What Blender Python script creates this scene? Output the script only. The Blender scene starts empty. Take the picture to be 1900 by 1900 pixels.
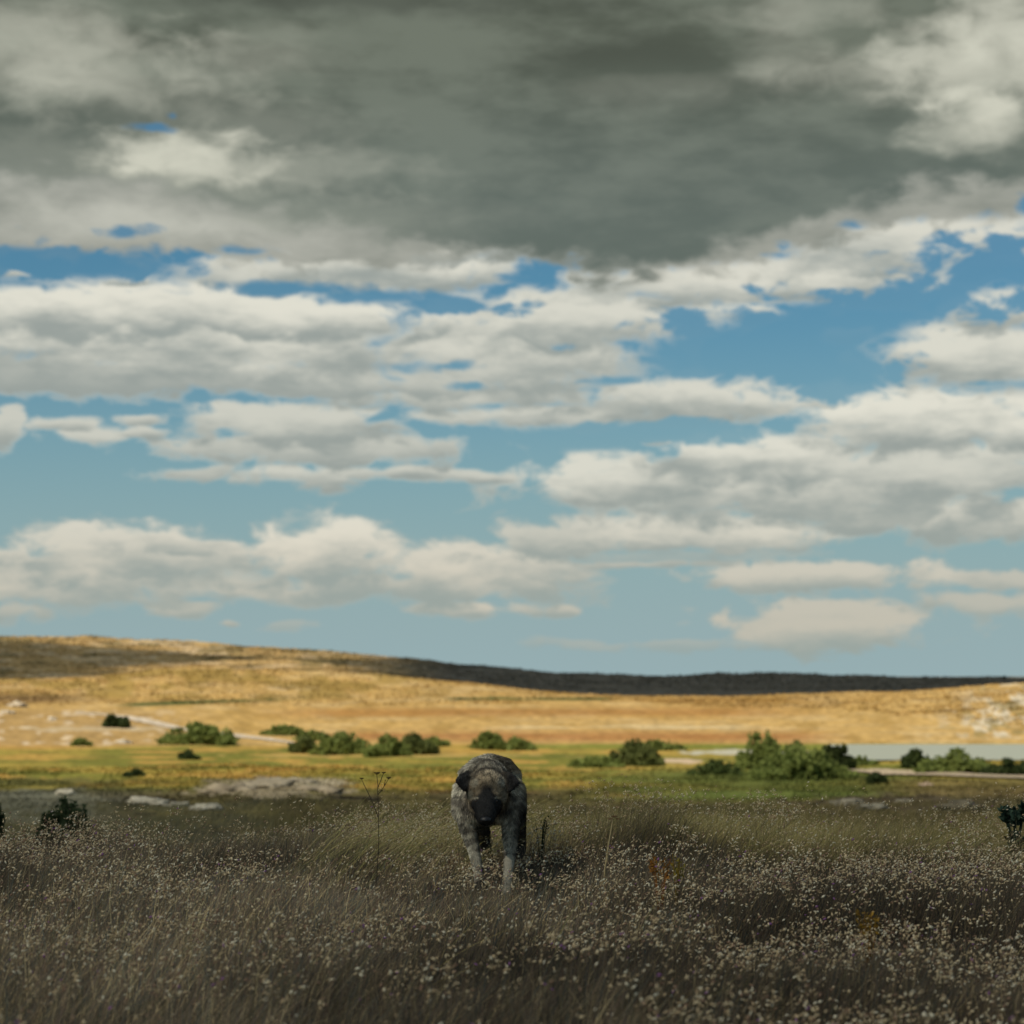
import bpy, bmesh, math, random
import numpy as np
from mathutils import Vector, noise as mnoise

random.seed(7)
rng = np.random.default_rng(11)
scene = bpy.context.scene
col = scene.collection

# ------------------------------------------------------------------ camera
CZ = 1.17
FPX = 3957.0                       # focal length, in pixels of the 1900 px photograph
PITCH = math.atan(305.0 / FPX)
cam_d = bpy.data.cameras.new('camera')
cam = bpy.data.objects.new('camera', cam_d)
col.objects.link(cam)
cam.location = (0, 0, CZ)
cam.rotation_euler = (math.pi / 2 + PITCH, 0, 0)
cam_d.sensor_width = 24.0
cam_d.lens = 24.0 * FPX / 1900.0
cam_d.clip_start = 0.05
cam_d.clip_end = 20000
cam_d.dof.use_dof = True
cam_d.dof.focus_distance = 11.45
cam_d.dof.aperture_fstop = 2.0
scene.camera = cam
scene.render.resolution_x = scene.render.resolution_y = 1024

scene.render.engine = 'CYCLES'
scene.cycles.max_bounces = 4
scene.cycles.diffuse_bounces = 2
scene.cycles.glossy_bounces = 1
scene.cycles.transmission_bounces = 2
scene.cycles.caustics_reflective = False
scene.cycles.caustics_refractive = False
scene.view_settings.view_transform = 'Standard'
scene.view_settings.look = 'None'
scene.view_settings.gamma = 1.0
scene.view_settings.exposure = 0.0

# sun: high behind the photographer's left shoulder
SUN_EL = math.radians(48)
SUN_AZ = math.radians(230)         # clockwise from +Y
to_sun = Vector((math.sin(SUN_AZ) * math.cos(SUN_EL), math.cos(SUN_AZ) * math.cos(SUN_EL), math.sin(SUN_EL)))
sd = bpy.data.lights.new('sun', 'SUN')
sd.energy = 4.6
sd.angle = math.radians(0.53)
sd.color = (1.0, 0.90, 0.74)
so = bpy.data.objects.new('sun', sd)
so.rotation_euler = to_sun.to_track_quat('Z', 'Y').to_euler()
so.location = (0, 0, 50)
col.objects.link(so)


def ray(px, row):
    x = (px - 950.0) / FPX
    y = -(row - 950.0) / FPX
    c, s = math.cos(PITCH), math.sin(PITCH)
    return np.array([x, c - y * s, s + y * c])


def P(px, row, Y):
    d = ray(px, row)
    t = Y / d[1]
    return Vector((d[0] * t, Y, CZ + d[2] * t))


def project(x, y, z):
    c, s = math.cos(PITCH), math.sin(PITCH)
    dz = z - CZ
    f = y * c + dz * s
    u = -y * s + dz * c
    f = np.maximum(f, 1e-3)
    return 950 + FPX * x / f, 950 - FPX * u / f


# ------------------------------------------------------------------ world: Nishita sky and a procedural cloud field at infinity
U = 100.0                          # one sky unit = the angle of 100 photo pixels
DEG = math.degrees(1.0 / FPX) * U


def sky_uv(px, row):
    d = ray(px, row)
    return (math.degrees(math.atan2(d[0], d[1])) / DEG, math.degrees(math.asin(d[2] / np.linalg.norm(d))) / DEG)


world = bpy.data.worlds.new('World')
scene.world = world
world.use_nodes = True
nt = world.node_tree
nt.nodes.clear()


class NB:
    def __init__(self, tree):
        self.t = tree

    def n(self, typ, **kw):
        nd = self.t.nodes.new(typ)
        for k, v in kw.items():
            setattr(nd, k, v)
        return nd

    def put(self, sock, v):
        if isinstance(v, bpy.types.NodeSocket):
            self.t.links.new(v, sock)
        else:
            sock.default_value = v

    def m(self, op, a, b=None, c=None, clamp=False):
        nd = self.n('ShaderNodeMath', operation=op, use_clamp=clamp)
        self.put(nd.inputs[0], a)
        if b is not None: self.put(nd.inputs[1], b)
        if c is not None: self.put(nd.inputs[2], c)
        return nd.outputs[0]

    def v(self, op, a, b=None, c=None, out=0):
        nd = self.n('ShaderNodeVectorMath', operation=op)
        self.put(nd.inputs[0], a)
        if b is not None: self.put(nd.inputs[1], b)
        if c is not None: self.put(nd.inputs[2], c)
        return nd.outputs[out]

    def ss(self, x, a, b, lo=0.0, hi=1.0):
        nd = self.n('ShaderNodeMapRange', interpolation_type='SMOOTHSTEP')
        self.put(nd.inputs[0], x)
        nd.inputs[1].default_value = a
        nd.inputs[2].default_value = b
        nd.inputs[3].default_value = lo
        nd.inputs[4].default_value = hi
        return nd.outputs[0]

    def mix(self, f, a, b, blend='MIX'):
        nd = self.n('ShaderNodeMix', data_type='RGBA', blend_type=blend)
        self.put(nd.inputs[0], f)
        self.put(nd.inputs[6], a)
        self.put(nd.inputs[7], b)
        return nd.outputs[2]

    def vmix(self, f, a, b):
        nd = self.n('ShaderNodeMix', data_type='VECTOR')
        self.put(nd.inputs[0], f)
        self.put(nd.inputs[4], a)
        self.put(nd.inputs[5], b)
        return nd.outputs[1]

    def noise(self, vec, scale, detail, rough=0.55, dist=0.0):
        nd = self.n('ShaderNodeTexNoise', noise_dimensions='2D')
        self.put(nd.inputs['Vector'], vec)
        nd.inputs['Scale'].default_value = scale
        nd.inputs['Detail'].default_value = detail
        nd.inputs['Roughness'].default_value = rough
        nd.inputs['Distortion'].default_value = dist
        return nd

    def comb(self, x, y, z=0.0):
        nd = self.n('ShaderNodeCombineXYZ')
        self.put(nd.inputs[0], x); self.put(nd.inputs[1], y); self.put(nd.inputs[2], z)
        return nd.outputs[0]

    def sep(self, v):
        nd = self.n('ShaderNodeSeparateXYZ')
        self.put(nd.inputs[0], v)
        return nd.outputs

    def curve(self, x, pts, x0, x1, y0, y1):
        # piecewise smooth function through pts, on [x0, x1] -> values
        f = self.m('DIVIDE', self.m('SUBTRACT', x, x0), x1 - x0, clamp=True)
        nd = self.n('ShaderNodeFloatCurve')
        cm = nd.mapping
        cm.extend = 'HORIZONTAL'
        c = cm.curves[0]
        pp = [((a - x0) / (x1 - x0), (b - y0) / (y1 - y0)) for a, b in pts]
        pp.sort()
        c.points[0].location = pp[0]
        c.points[1].location = pp[-1]
        for q in pp[1:-1]:
            c.points.new(*q)
        cm.update()
        self.put(nd.inputs['Value'], f)
        return self.m('MULTIPLY_ADD', nd.outputs[0], y1 - y0, y0)


W = NB(nt)
tc = W.n('ShaderNodeTexCoord')
dx, dy, dz = W.sep(tc.outputs['Generated'])
az = W.m('MULTIPLY', W.m('ARCTAN2', dx, dy), math.degrees(1) / DEG)
el = W.m('MULTIPLY', W.m('ARCSINE', dz), math.degrees(1) / DEG)
p0 = W.comb(az, el, 1.0)

# two scales of billowing
n1 = W.noise(W.v('MULTIPLY', p0, (0.55, 1.0, 0.0)), 0.75, 3.0, 0.55)
n2 = W.noise(W.v('MULTIPLY', p0, (0.8, 1.5, 0.0)), 1.35, 6.0, 0.53, 0.2)
d1 = W.v('MULTIPLY', W.v('SUBTRACT', n1.outputs['Color'], (0.5, 0.5, 0.5)), (0.95, 0.34, 0.0))
p = W.v('ADD', p0, d1)
# p.z stays 1
fz = W.m('SUBTRACT', n2.outputs['Fac'], 0.5)
n3 = W.noise(W.v('MULTIPLY', p0, (0.55, 1.7, 0.0)), 1.0, 4.0, 0.6)
sf = W.m('MULTIPLY', W.m('SUBTRACT', n3.outputs['Fac'], 0.5), 2.1)

sky = W.n('ShaderNodeTexSky', sky_type='NISHITA')
sky.sun_disc = False
sky.sun_elevation = SUN_EL
sky.sun_rotation = SUN_AZ
sky.air_density = 1.0
sky.dust_density = 1.3
sky.ozone_density = 1.5
blue = W.v('MULTIPLY', sky.outputs[0], (0.037, 0.068, 0.0745))

# clouds: px, row, half width, half height, brightness (photo pixels -> sky directions)
CLOUDS = [
    # low, far, thin ones first
    (1230, 1196, 190, 13, .30), (1530, 1163, 200, 46, .62), (1830, 1120, 130, 26, .45), (1850, 1075, 90, 20, .5),
    (1530, 1072, 225, 36, .72), (1180, 1046, 190, 10, .55), (40, 1135, 70, 24, .45), (330, 1128, 60, 16, .45), (540, 1158, 50, 9, .35),
    (405, 1158, 24, 8, .5), (1040, 1132, 36, 13, .6), (875, 1130, 105, 17, .75), (560, 1110, 120, 26, .6),
    (760, 1092, 330, 30, .5), (150, 1068, 330, 54, .85), (260, 1030, 240, 56, .8), (300, 1000, 130, 30, .85), (880, 1056, 190, 58, .85), (600, 1022, 150, 64, 1.0),
    (1240, 1030, 330, 20, .30),
    (1020, 1000, 120, 40, .6), (1300, 985, 260, 46, .88), (1800, 955, 190, 52, .75), (1640, 950, 130, 36, .28),
    (1480, 900, 480, 72, .74), (1150, 890, 190, 46, .85), (1420, 850, 220, 56, .92), (1760, 870, 220, 56, .7),
    (1730, 775, 260, 66, 1.0), (1800, 655, 170, 72, .86), (1850, 570, 110, 44, .85), (1578, 617, 50, 14, .6), (1510, 748, 60, 10, .5), (1220, 822, 36, 7, .4),
    (1000, 770, 240, 26, .66), (1280, 745, 230, 44, .8), (720, 880, 260, 13, .6), (540, 886, 120, 22, .66), (370, 878, 90, 14, .4), (600, 835, 270, 36, .52),
    (560, 785, 220, 42, .66), (170, 812, 100, 20, .62), (95, 788, 70, 14, .62), (265, 776, 48, 12, .6), (265, 803, 50, 12, .6), (5, 790, 30, 40, .6),
    (860, 735, 320, 28, .6), (960, 655, 240, 84, .74), (1080, 590, 300, 66, .82), (500, 700, 420, 36, .5),
    (1450, 520, 420, 52, .86), (1700, 455, 300, 62, .84), (1390, 582, 100, 22, .85),
    (150, 690, 380, 46, .26), (330, 610, 520, 92, .98), (140, 570, 240, 54, 1.0), (540, 590, 300, 40, .98),
    (230, 523, 50, 8, .6), (30, 512, 40, 8, .5),
    (640, 505, 330, 40, .72), (780, 490, 200, 44, .92), (850, 452, 220, 34, .9),
]
# brighter and darker reaches of the deck: px, row, rx, ry, amount
REACH = [(340, 290, 150, 44, .6), (310, 275, 90, 30, .3), (520, 315, 260, 46, .35), (230, 410, 200, 36, .45), (60, 85, 280, 90, .42), (230, 140, 220, 80, .24), (430, 110, 120, 60, .14), (80, 290, 170, 60, .18),
         (480, 230, 200, 36, .16), (450, 90, 160, 60, .10), (1835, 110, 160, 100, .55), (1820, 230, 120, 44, .5), (1700, 130, 260, 50, .3), (1870, 40, 120, 60, .3),
         (1440, 100, 110, 60, .12), (1480, 20, 160, 30, .28), (1230, 160, 180, 40, .10), (560, 395, 420, 44, .16),
         (330, 75, 150, 90, -.20), (640, 0, 420, 26, -.5), (700, 330, 330, 60, -.05), (1130, 100, 200, 36, -.25), (1300, 380, 300, 110, -.05)]
# blue windows between the clouds: px, row, rx, ry
HOLES = [(235, 430, 54, 12), (280, 236, 46, 11), (320, 215, 14, 8), (455, 466, 55, 11), (110, 488, 200, 24), (50, 526, 100, 14), (250, 488, 90, 14),
         (560, 536, 120, 14), (690, 552, 130, 14), (850, 566, 110, 17), (965, 516, 38, 14), (1340, 640, 170, 48), (1520, 600, 190, 46), (1700, 560, 170, 38), (1850, 490, 150, 52),
         (1560, 690, 100, 46), (820, 680, 52, 12), (872, 716, 38, 9), (1130, 706, 70, 9), (1885, 915, 40, 13), (1200, 805, 250, 20), (1830, 712, 60, 8)]


def reaches(cx, cy, half, lo, hi):
    e = sky_uv(cx, cy)[1]
    return e + half / U > lo and e - half / U < hi


def sky_low():
    return W.mix(W.ss(el, 7.6, -0.6, 0.0, 0.98), blue, (0.315, 0.43, 0.45, 1))


def band(lo, hi):
    """colour of the sky between two elevations (sky units); only the clouds that reach into the band are evaluated"""
    tiny = 1e-7 * (1.0 + .1 * CUTS.index(lo))
    alpha = None
    acc = None
    for (cx, cy, rx, ry, br) in CLOUDS:
        if not reaches(cx, cy, ry * 1.5 + 22, lo, hi): continue
        u, v_ = sky_uv(cx, cy)
        sx, sy = U / rx * 1.03, U / ry * 1.03
        # adding a vanishing share of the last result keeps the shader evaluating cloud by cloud
        pi = p if acc is None else W.v('MULTIPLY_ADD', acc, (tiny, tiny, 0.0), p)
        q = W.v('MULTIPLY_ADD', pi, (sx, sy, 0.0), (-u * sx, -v_ * sy, 0.0))
        ln = W.v('LENGTH', q, out=1)
        a = W.ss(W.m('MULTIPLY_ADD', fz, min(2.6, 1.65 * math.sqrt(60.0 / ry)), ln), 1.30 if ry > 30 else 1.35, 0.74 if ry > 30 else 0.55)
        if br < .4 and ry < 25:
            a = W.m('MULTIPLY', a, 0.6)
        # lit tops, grey bases
        sh = W.ss(W.m('ADD', W.sep(q)[1], sf), -1.05, 0.5, 0.0, br)
        if acc is None:
            acc, alpha = W.m('MULTIPLY_ADD', sh, 1.0, 0.0), a
        else:
            nd = W.n('ShaderNodeMix', data_type='FLOAT')
            W.put(nd.inputs[0], a); W.put(nd.inputs[2], acc); W.put(nd.inputs[3], sh)
            acc = nd.outputs[0]
            alpha = W.m('MAXIMUM', alpha, a)
    if acc is None: acc, alpha = 0.0, 0.0
    lit = acc
    # low clouds are warmer and hazier
    warm = W.ss(el, 4.0, 0.5)
    c_lit = W.mix(warm, (0.77, 0.75, 0.645, 1), (0.68, 0.60, 0.475, 1))
    c_gry = W.mix(warm, (0.325, 0.358, 0.332, 1), (0.33, 0.38, 0.35, 1))
    ccol = W.mix(lit, c_gry, c_lit)

    hole = None
    for (cx, cy, rx, ry) in HOLES:
        if not reaches(cx, cy, ry * 2.0 + 4, lo, hi): continue
        u, v_ = sky_uv(cx, cy)
        sx, sy = U / rx, U / ry
        pi = p0 if hole is None else W.v('MULTIPLY_ADD', hole, (tiny, tiny, 0.0), p0)
        q = W.v('MULTIPLY_ADD', pi, (sx, sy, 0.0), (-u * sx, -v_ * sy, 0.0))
        a = W.ss(W.m('MULTIPLY_ADD', fz, 3.4, W.v('LENGTH', W.v('MULTIPLY', q, (1.0, 1.0, 0.0)), out=1)), 1.28, 0.66 if ry > 16 else 0.25)
        hole = a if hole is None else W.m('MAXIMUM', hole, a)
    if hole is None: hole = 0.0
    alpha = W.m('MULTIPLY', alpha, W.m('SUBTRACT', 1.0, W.m('MULTIPLY', hole, 0.96)))
    if hi <= 6.5: return W.mix(W.m('MULTIPLY', alpha, 0.97), sky_low(), ccol)
    # the wide dark deck over the top of the view
    cov_edge = W.curve(az, [sky_uv(x, r) for x, r in ((-500, 430), (0, 462), (200, 478), (330, 478), (470, 500), (640, 500), (900, 480), (1150, 520), (1400, 500), (1600, 440), (1750, 420), (1900, 400), (2400, 300))],
                       -12.0, 14.0, 0.0, 14.0)
    dark_edge = W.curve(az, [sky_uv(x, r) for x, r in ((-500, 300), (0, 330), (250, 345), (450, 400), (700, 438), (950, 478), (1180, 508), (1400, 450), (1600, 385), (1750, 345), (1900, 350), (2400, 330))],
                        -12.0, 14.0, 0.0, 14.0)
    py = W.sep(p)[1]
    cov = W.ss(W.m('ADD', W.m('SUBTRACT', py, cov_edge), W.m('MULTIPLY', fz, -1.2)), -0.10, 0.22)
    drk = W.ss(W.m('ADD', W.m('SUBTRACT', py, dark_edge), W.m('MULTIPLY', fz, -1.0)), -0.22, 0.35)
    deck_light = W.mix(n3.outputs['Fac'], (0.20, 0.22, 0.19, 1), (0.50, 0.50, 0.44, 1))
    n4 = W.noise(W.v('MULTIPLY', p, (0.35, 0.8, 0.0)), 0.55, 5.0, 0.5)
    nb = W.ss(W.m('ADD', W.m('MULTIPLY', n4.outputs['Fac'], .62), W.m('MULTIPLY', n3.outputs['Fac'], .38)), 0.39, 0.62)
    low = W.ss(el, 12.0, 8.2)
    deck_dark = W.mix(nb, W.mix(low, (0.090, 0.104, 0.080, 1), (0.125, 0.155, 0.136, 1)), W.mix(low, (0.165, 0.187, 0.148, 1), (0.17, 0.20, 0.172, 1)))
    lg = None
    for (cx, cy, rx, ry, amt) in REACH:
        if not reaches(cx, cy, ry * 1.7 + 22, lo, hi): continue
        u, v_ = sky_uv(cx, cy)
        sx, sy = U / rx * 0.75, U / ry * 0.75
        q = W.v('MULTIPLY_ADD', p, (sx, sy, 0.0), (-u * sx, -v_ * sy, 0.0))
        ln = W.m('MULTIPLY_ADD', fz, 1.1, W.v('LENGTH', q, out=1))
        a = W.ss(ln, 1.15, 0.1 if amt < .5 else 0.35, 0.0, amt)
        lg = a if lg is None else W.m('ADD', lg, a)
    if lg is None: lg = 0.0
    lgc = W.m('MAXIMUM', lg, 0.0)
    deck_dark = W.mix(W.m('MINIMUM', lgc, 1.0), deck_dark, (0.60, 0.60, 0.50, 1))
    neg = W.m('MAXIMUM', W.m('MULTIPLY', lg, -1.0), 0.0)
    deck_dark = W.mix(neg, deck_dark, (0.045, 0.052, 0.042, 1))
    deck = W.mix(drk, W.mix(W.m('MINIMUM', lgc, 1.0), deck_light, (0.62, 0.62, 0.54, 1)), deck_dark)
    cov = W.m('MULTIPLY', cov, W.m('SUBTRACT', 1.0, W.m('MULTIPLY', hole, 0.92)))

    s = W.mix(W.m('MULTIPLY', alpha, 0.97), sky_low(), ccol)
    s_front = W.mix(cov, s, deck)
    return s_front
# everywhere else: broken cloud of the same kind
n5 = W.noise(W.v('MULTIPLY', tc.outputs['Generated'], (1.0, 1.0, 3.0)), 2.2, 5.0, 0.55)
n5.noise_dimensions = '3D'
bk = W.ss(n5.outputs['Fac'], 0.44, 0.60)
s_back = W.mix(bk, blue, W.mix(n5.outputs['Fac'], (0.66, 0.66, 0.60, 1), (0.26, 0.28, 0.24, 1)))


def emit(c):
    b_ = W.n('ShaderNodeBackground')
    b_.inputs['Strength'].default_value = 1.0
    nt.links.new(c, b_.inputs['Color'])
    return b_.outputs[0]


def choose(f, a, b):
    nd = W.n('ShaderNodeMixShader')
    W.put(nd.inputs[0], f); nt.links.new(a, nd.inputs[1]); nt.links.new(b, nd.inputs[2])
    return nd.outputs[0]


CUTS = [-99.0, 3.6, 6.4, 9.2, 99.0]
tree = emit(band(CUTS[0], CUTS[1]))
for lo, hi in zip(CUTS[1:-1], CUTS[2:]):
    tree = choose(W.m('GREATER_THAN', el, lo), tree, emit(band(lo, hi)))
front = W.ss(W.m('ABSOLUTE', az), 16.0, 12.0)
fside = W.m('MULTIPLY', front, W.ss(el, 17.0, 14.5))
tree = choose(fside, emit(s_back), tree)
wo = W.n('ShaderNodeOutputWorld')
nt.links.new(tree, wo.inputs['Surface'])
try:
    world.cycles.sampling_method = 'MANUAL'
    world.cycles.sample_map_resolution = 512
except Exception:
    pass


# ------------------------------------------------------------------ helpers
def tag(o, label=None, cat=None, group=None, kind=None):
    if label: o['label'] = label
    if cat: o['category'] = cat
    if group: o['group'] = group
    if kind: o['kind'] = kind
    return o


def empty(name, loc, label, cat, group=None):
    o = bpy.data.objects.new(name, None)
    col.objects.link(o)
    o.location = loc
    o.empty_display_size = 0.2
    tag(o, label, cat, group)
    return o


def mesh_obj(name, verts, faces, mat, parent=None, colors=None, smooth=False, loc=None):
    """verts (N,3) ; faces: list of index arrays, each (M,k)."""
    verts = np.asarray(verts, dtype=np.float32)
    me = bpy.data.meshes.new(name)
    me.vertices.add(len(verts))
    me.vertices.foreach_set('co', verts.ravel())
    if not isinstance(faces, (list, tuple)):
        faces = [faces]
    faces = [np.asarray(f, dtype=np.int32) for f in faces if len(f)]
    tot = sum(f.size for f in faces)
    npoly = sum(len(f) for f in faces)
    me.loops.add(tot)
    me.loops.foreach_set('vertex_index', np.concatenate([f.ravel() for f in faces]))
    me.polygons.add(npoly)
    st = []
    o0 = 0
    for f in faces:
        st.append(o0 + np.arange(len(f), dtype=np.int32) * f.shape[1])
        o0 += f.size
    me.polygons.foreach_set('loop_start', np.concatenate(st))
    if smooth:
        me.polygons.foreach_set('use_smooth', np.ones(npoly, dtype=bool))
    if colors is not None:
        ca = me.color_attributes.new('tone', 'FLOAT_COLOR', 'POINT')
        c4 = np.ones((len(verts), 4), dtype=np.float32)
        c4[:, :3] = np.clip(colors, 0.0, 1.0)
        ca.data.foreach_set('color', c4.ravel())
    me.update(calc_edges=True)
    me.materials.append(mat)
    ob = bpy.data.objects.new(name, me)
    col.objects.link(ob)
    if parent is not None:
        ob.parent = parent
    if loc is not None:
        ob.location = loc
    return ob


def hashf(ix, iy, seed):
    h = (ix.astype(np.int64) * 374761393 + iy.astype(np.int64) * 668265263 + seed * 1442695041) & 0xFFFFFFFF
    h = ((h ^ (h >> 13)) * 1274126177) & 0xFFFFFFFF
    h = h ^ (h >> 16)
    return (h & 0xFFFFFF) / float(0xFFFFFF)


def vnoise(x, y, seed=0):
    x = np.asarray(x, dtype=float); y = np.asarray(y, dtype=float)
    ix, iy = np.floor(x), np.floor(y)
    fx, fy = x - ix, y - iy
    fx = fx * fx * (3 - 2 * fx); fy = fy * fy * (3 - 2 * fy)
    a = hashf(ix, iy, seed); b = hashf(ix + 1, iy, seed)
    c = hashf(ix, iy + 1, seed); d = hashf(ix + 1, iy + 1, seed)
    return (a * (1 - fx) + b * fx) * (1 - fy) + (c * (1 - fx) + d * fx) * fy


def fbm(x, y, seed=0, octv=4, gain=0.5):
    s_, a, t = 0.0, 1.0, 0.0
    for i in range(octv):
        s_ = s_ + a * vnoise(np.asarray(x) * 2 ** i + 17.3 * i, np.asarray(y) * 2 ** i - 9.1 * i, seed + i)
        t += a
        a *= gain
    return s_ / t


def sstep(x, a, b):
    t = np.clip((np.asarray(x, dtype=float) - a) / (b - a), 0, 1)
    return t * t * (3 - 2 * t)


def tone_material(name, rough=0.85, nscale=0.0, namp=0.0, bump=0.0, bscale=1.0, transl=0.0, spec=0.2):
    m = bpy.data.materials.new(name)
    m.use_nodes = True
    B = NB(m.node_tree)
    pb = m.node_tree.nodes['Principled BSDF']
    pb.inputs['Roughness'].default_value = rough
    pb.inputs['Specular IOR Level'].default_value = spec
    at = B.n('ShaderNodeAttribute', attribute_name='tone')
    c = at.outputs['Color']
    if namp > 0:
        g = B.n('ShaderNodeTexCoord')
        nz = B.noise(g.outputs['Object'], nscale, 5.0, 0.65)
        nz.noise_dimensions = '3D'
        f = B.m('MULTIPLY_ADD', B.m('SUBTRACT', nz.outputs['Fac'], 0.5), namp, 1.0)
        c = B.v('SCALE', c)
        c.node.inputs['Scale'].default_value = 1.0
        B.put(c.node.inputs['Scale'], f)
    m.node_tree.links.new(c, pb.inputs['Base Color'])
    if bump > 0:
        g = B.n('ShaderNodeTexCoord')
        nz = B.noise(g.outputs['Object'], bscale, 6.0, 0.65)
        nz.noise_dimensions = '3D'
        bp = B.n('ShaderNodeBump')
        bp.inputs['Strength'].default_value = 1.0
        bp.inputs['Distance'].default_value = bump
        B.put(bp.inputs['Height'], nz.outputs['Fac'])
        m.node_tree.links.new(bp.outputs[0], pb.inputs['Normal'])
    if transl > 0:
        tr = B.n('ShaderNodeBsdfTranslucent')
        m.node_tree.links.new(c, tr.inputs['Color'])
        mx = B.n('ShaderNodeMixShader')
        mx.inputs[0].default_value = transl
        m.node_tree.links.new(pb.outputs[0], mx.inputs[1])
        m.node_tree.links.new(tr.outputs[0], mx.inputs[2])
        m.node_tree.links.new(mx.outputs[0], m.node_tree.nodes['Material Output'].inputs[0])
    return m


# ------------------------------------------------------------------ terrain
RY = np.array([12.0, 14.5, 18, 24, 34, 50, 75, 110, 150, 200, 260, 330, 420, 540, 680, 780, 950, 1100, 1300, 1500, 1750, 2400, 6000])
CX = np.array([-200, 0, 180, 350, 550, 700, 850, 1000, 1150, 1300, 1480, 1600, 1750, 1900, 2100], dtype=float)
FLATZ = {12.0: -0.01, 14.5: -0.15}
# rows of the photograph that the ground reaches at each distance, per column
ROWS = {
    18:   [1640, 1640, 1640, 1636, 1630, 1620, 1612, 1610, 1608, 1606, 1606, 1606, 1606, 1606, 1606],
    24:   [1585] * 6 + [1575] * 9,
    34:   [1555] * 15,
    50:   [1522, 1522, 1522, 1518, 1515, 1520, 1520, 1525, 1525, 1520, 1515, 1512, 1512, 1515, 1515],
    75:   [1492, 1492, 1495, 1488, 1480, 1492, 1495, 1495, 1495, 1492, 1488, 1485, 1485, 1485, 1485],
    110:  [1462, 1462, 1462, 1452, 1443, 1458, 1465, 1468, 1468, 1466, 1464, 1462, 1460, 1460, 1460],
    150:  [1440, 1440, 1440, 1438, 1436, 1438, 1440, 1444, 1444, 1444, 1444, 1442, 1440, 1440, 1440],
    200:  [1418, 1418, 1418, 1418, 1416, 1416, 1417, 1419, 1420, 1420, 1420, 1416, 1410, 1410, 1410],
    260:  [1395, 1395, 1396, 1397, 1397, 1397, 1396, 1396, 1396, 1396, 1396, 1390, 1384, 1383, 1383],
    330:  [1372, 1372, 1374, 1376, 1378, 1378, 1377, 1377, 1376, 1374, 1371, 1368, 1360, 1356, 1356],
    420:  [1346, 1348, 1352, 1354, 1356, 1356, 1354, 1354, 1352, 1350, 1345, 1338, 1330, 1322, 1320],
    540:  [1318, 1320, 1324, 1324, 1326, 1326, 1325, 1326, 1325, 1322, 1318, 1312, 1302, 1288, 1286],
    680:  [1285, 1287, 1285, 1272, 1278, 1282, 1288, 1300, 1302, 1300, 1294, 1286, 1276, 1264, 1258],
    780:  [1272, 1270, 1262, 1242, 1244, 1250, 1262, 1279, 1288, 1289, 1287, 1284, 1282, 1276, 1276],
    950:  [1256, 1254, 1250, 1250, 1256, 1262, 1275, 1292, 1300, 1302, 1300, 1300, 1300, 1300, 1300],
    1100: [1234, 1234, 1233, 1235, 1240, 1252, 1262, 1278, 1290, 1290, 1290, 1290, 1290, 1290, 1290],
    1300: [1206, 1206, 1206, 1209, 1216, 1228, 1242, 1256, 1264, 1264, 1264, 1266, 1268, 1268, 1268],
    1500: [1182, 1182, 1184, 1191, 1203, 1219, 1235, 1247, 1256, 1252, 1251, 1255, 1257, 1258, 1258],
    1750: [1186, 1186, 1188, 1196, 1208, 1224, 1240, 1252, 1260, 1258, 1257, 1260, 1262, 1262, 1262],
    2400: [1225] * 6 + [1258] * 9,
    6000: [1256] * 15,
}
UG = (np.linspace(-200, 2100, 240) - 950) / FPX
ringz = []
for Y in RY:
    if Y in FLATZ:
        ringz.append(FLATZ[Y] * (1 + .6 * (1 - sstep(UG, -.16, -.05))))
        continue
    rows = np.interp(UG, (CX - 950) / FPX, np.array(ROWS[int(Y)], dtype=float))
    k = np.ones(7) / 7
    rows = np.convolve(np.pad(rows, 3, mode='edge'), k, mode='valid')
    ringz.append(CZ - (rows - 1255) / FPX * Y * 1.003)
ringz = np.array(ringz)
LG = np.linspace(math.log(12.0), math.log(6000.0), 500)
LR = np.log(RY)
TAB = np.array([np.interp(LG, LR, ringz[:, j]) for j in range(len(UG))]).T   # (500, 240)
kk = np.hanning(13); kk /= kk.sum()
TAB = np.array([np.convolve(np.pad(TAB[:, j], 6, mode='edge'), kk, mode='valid') for j in range(len(UG))]).T


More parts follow.
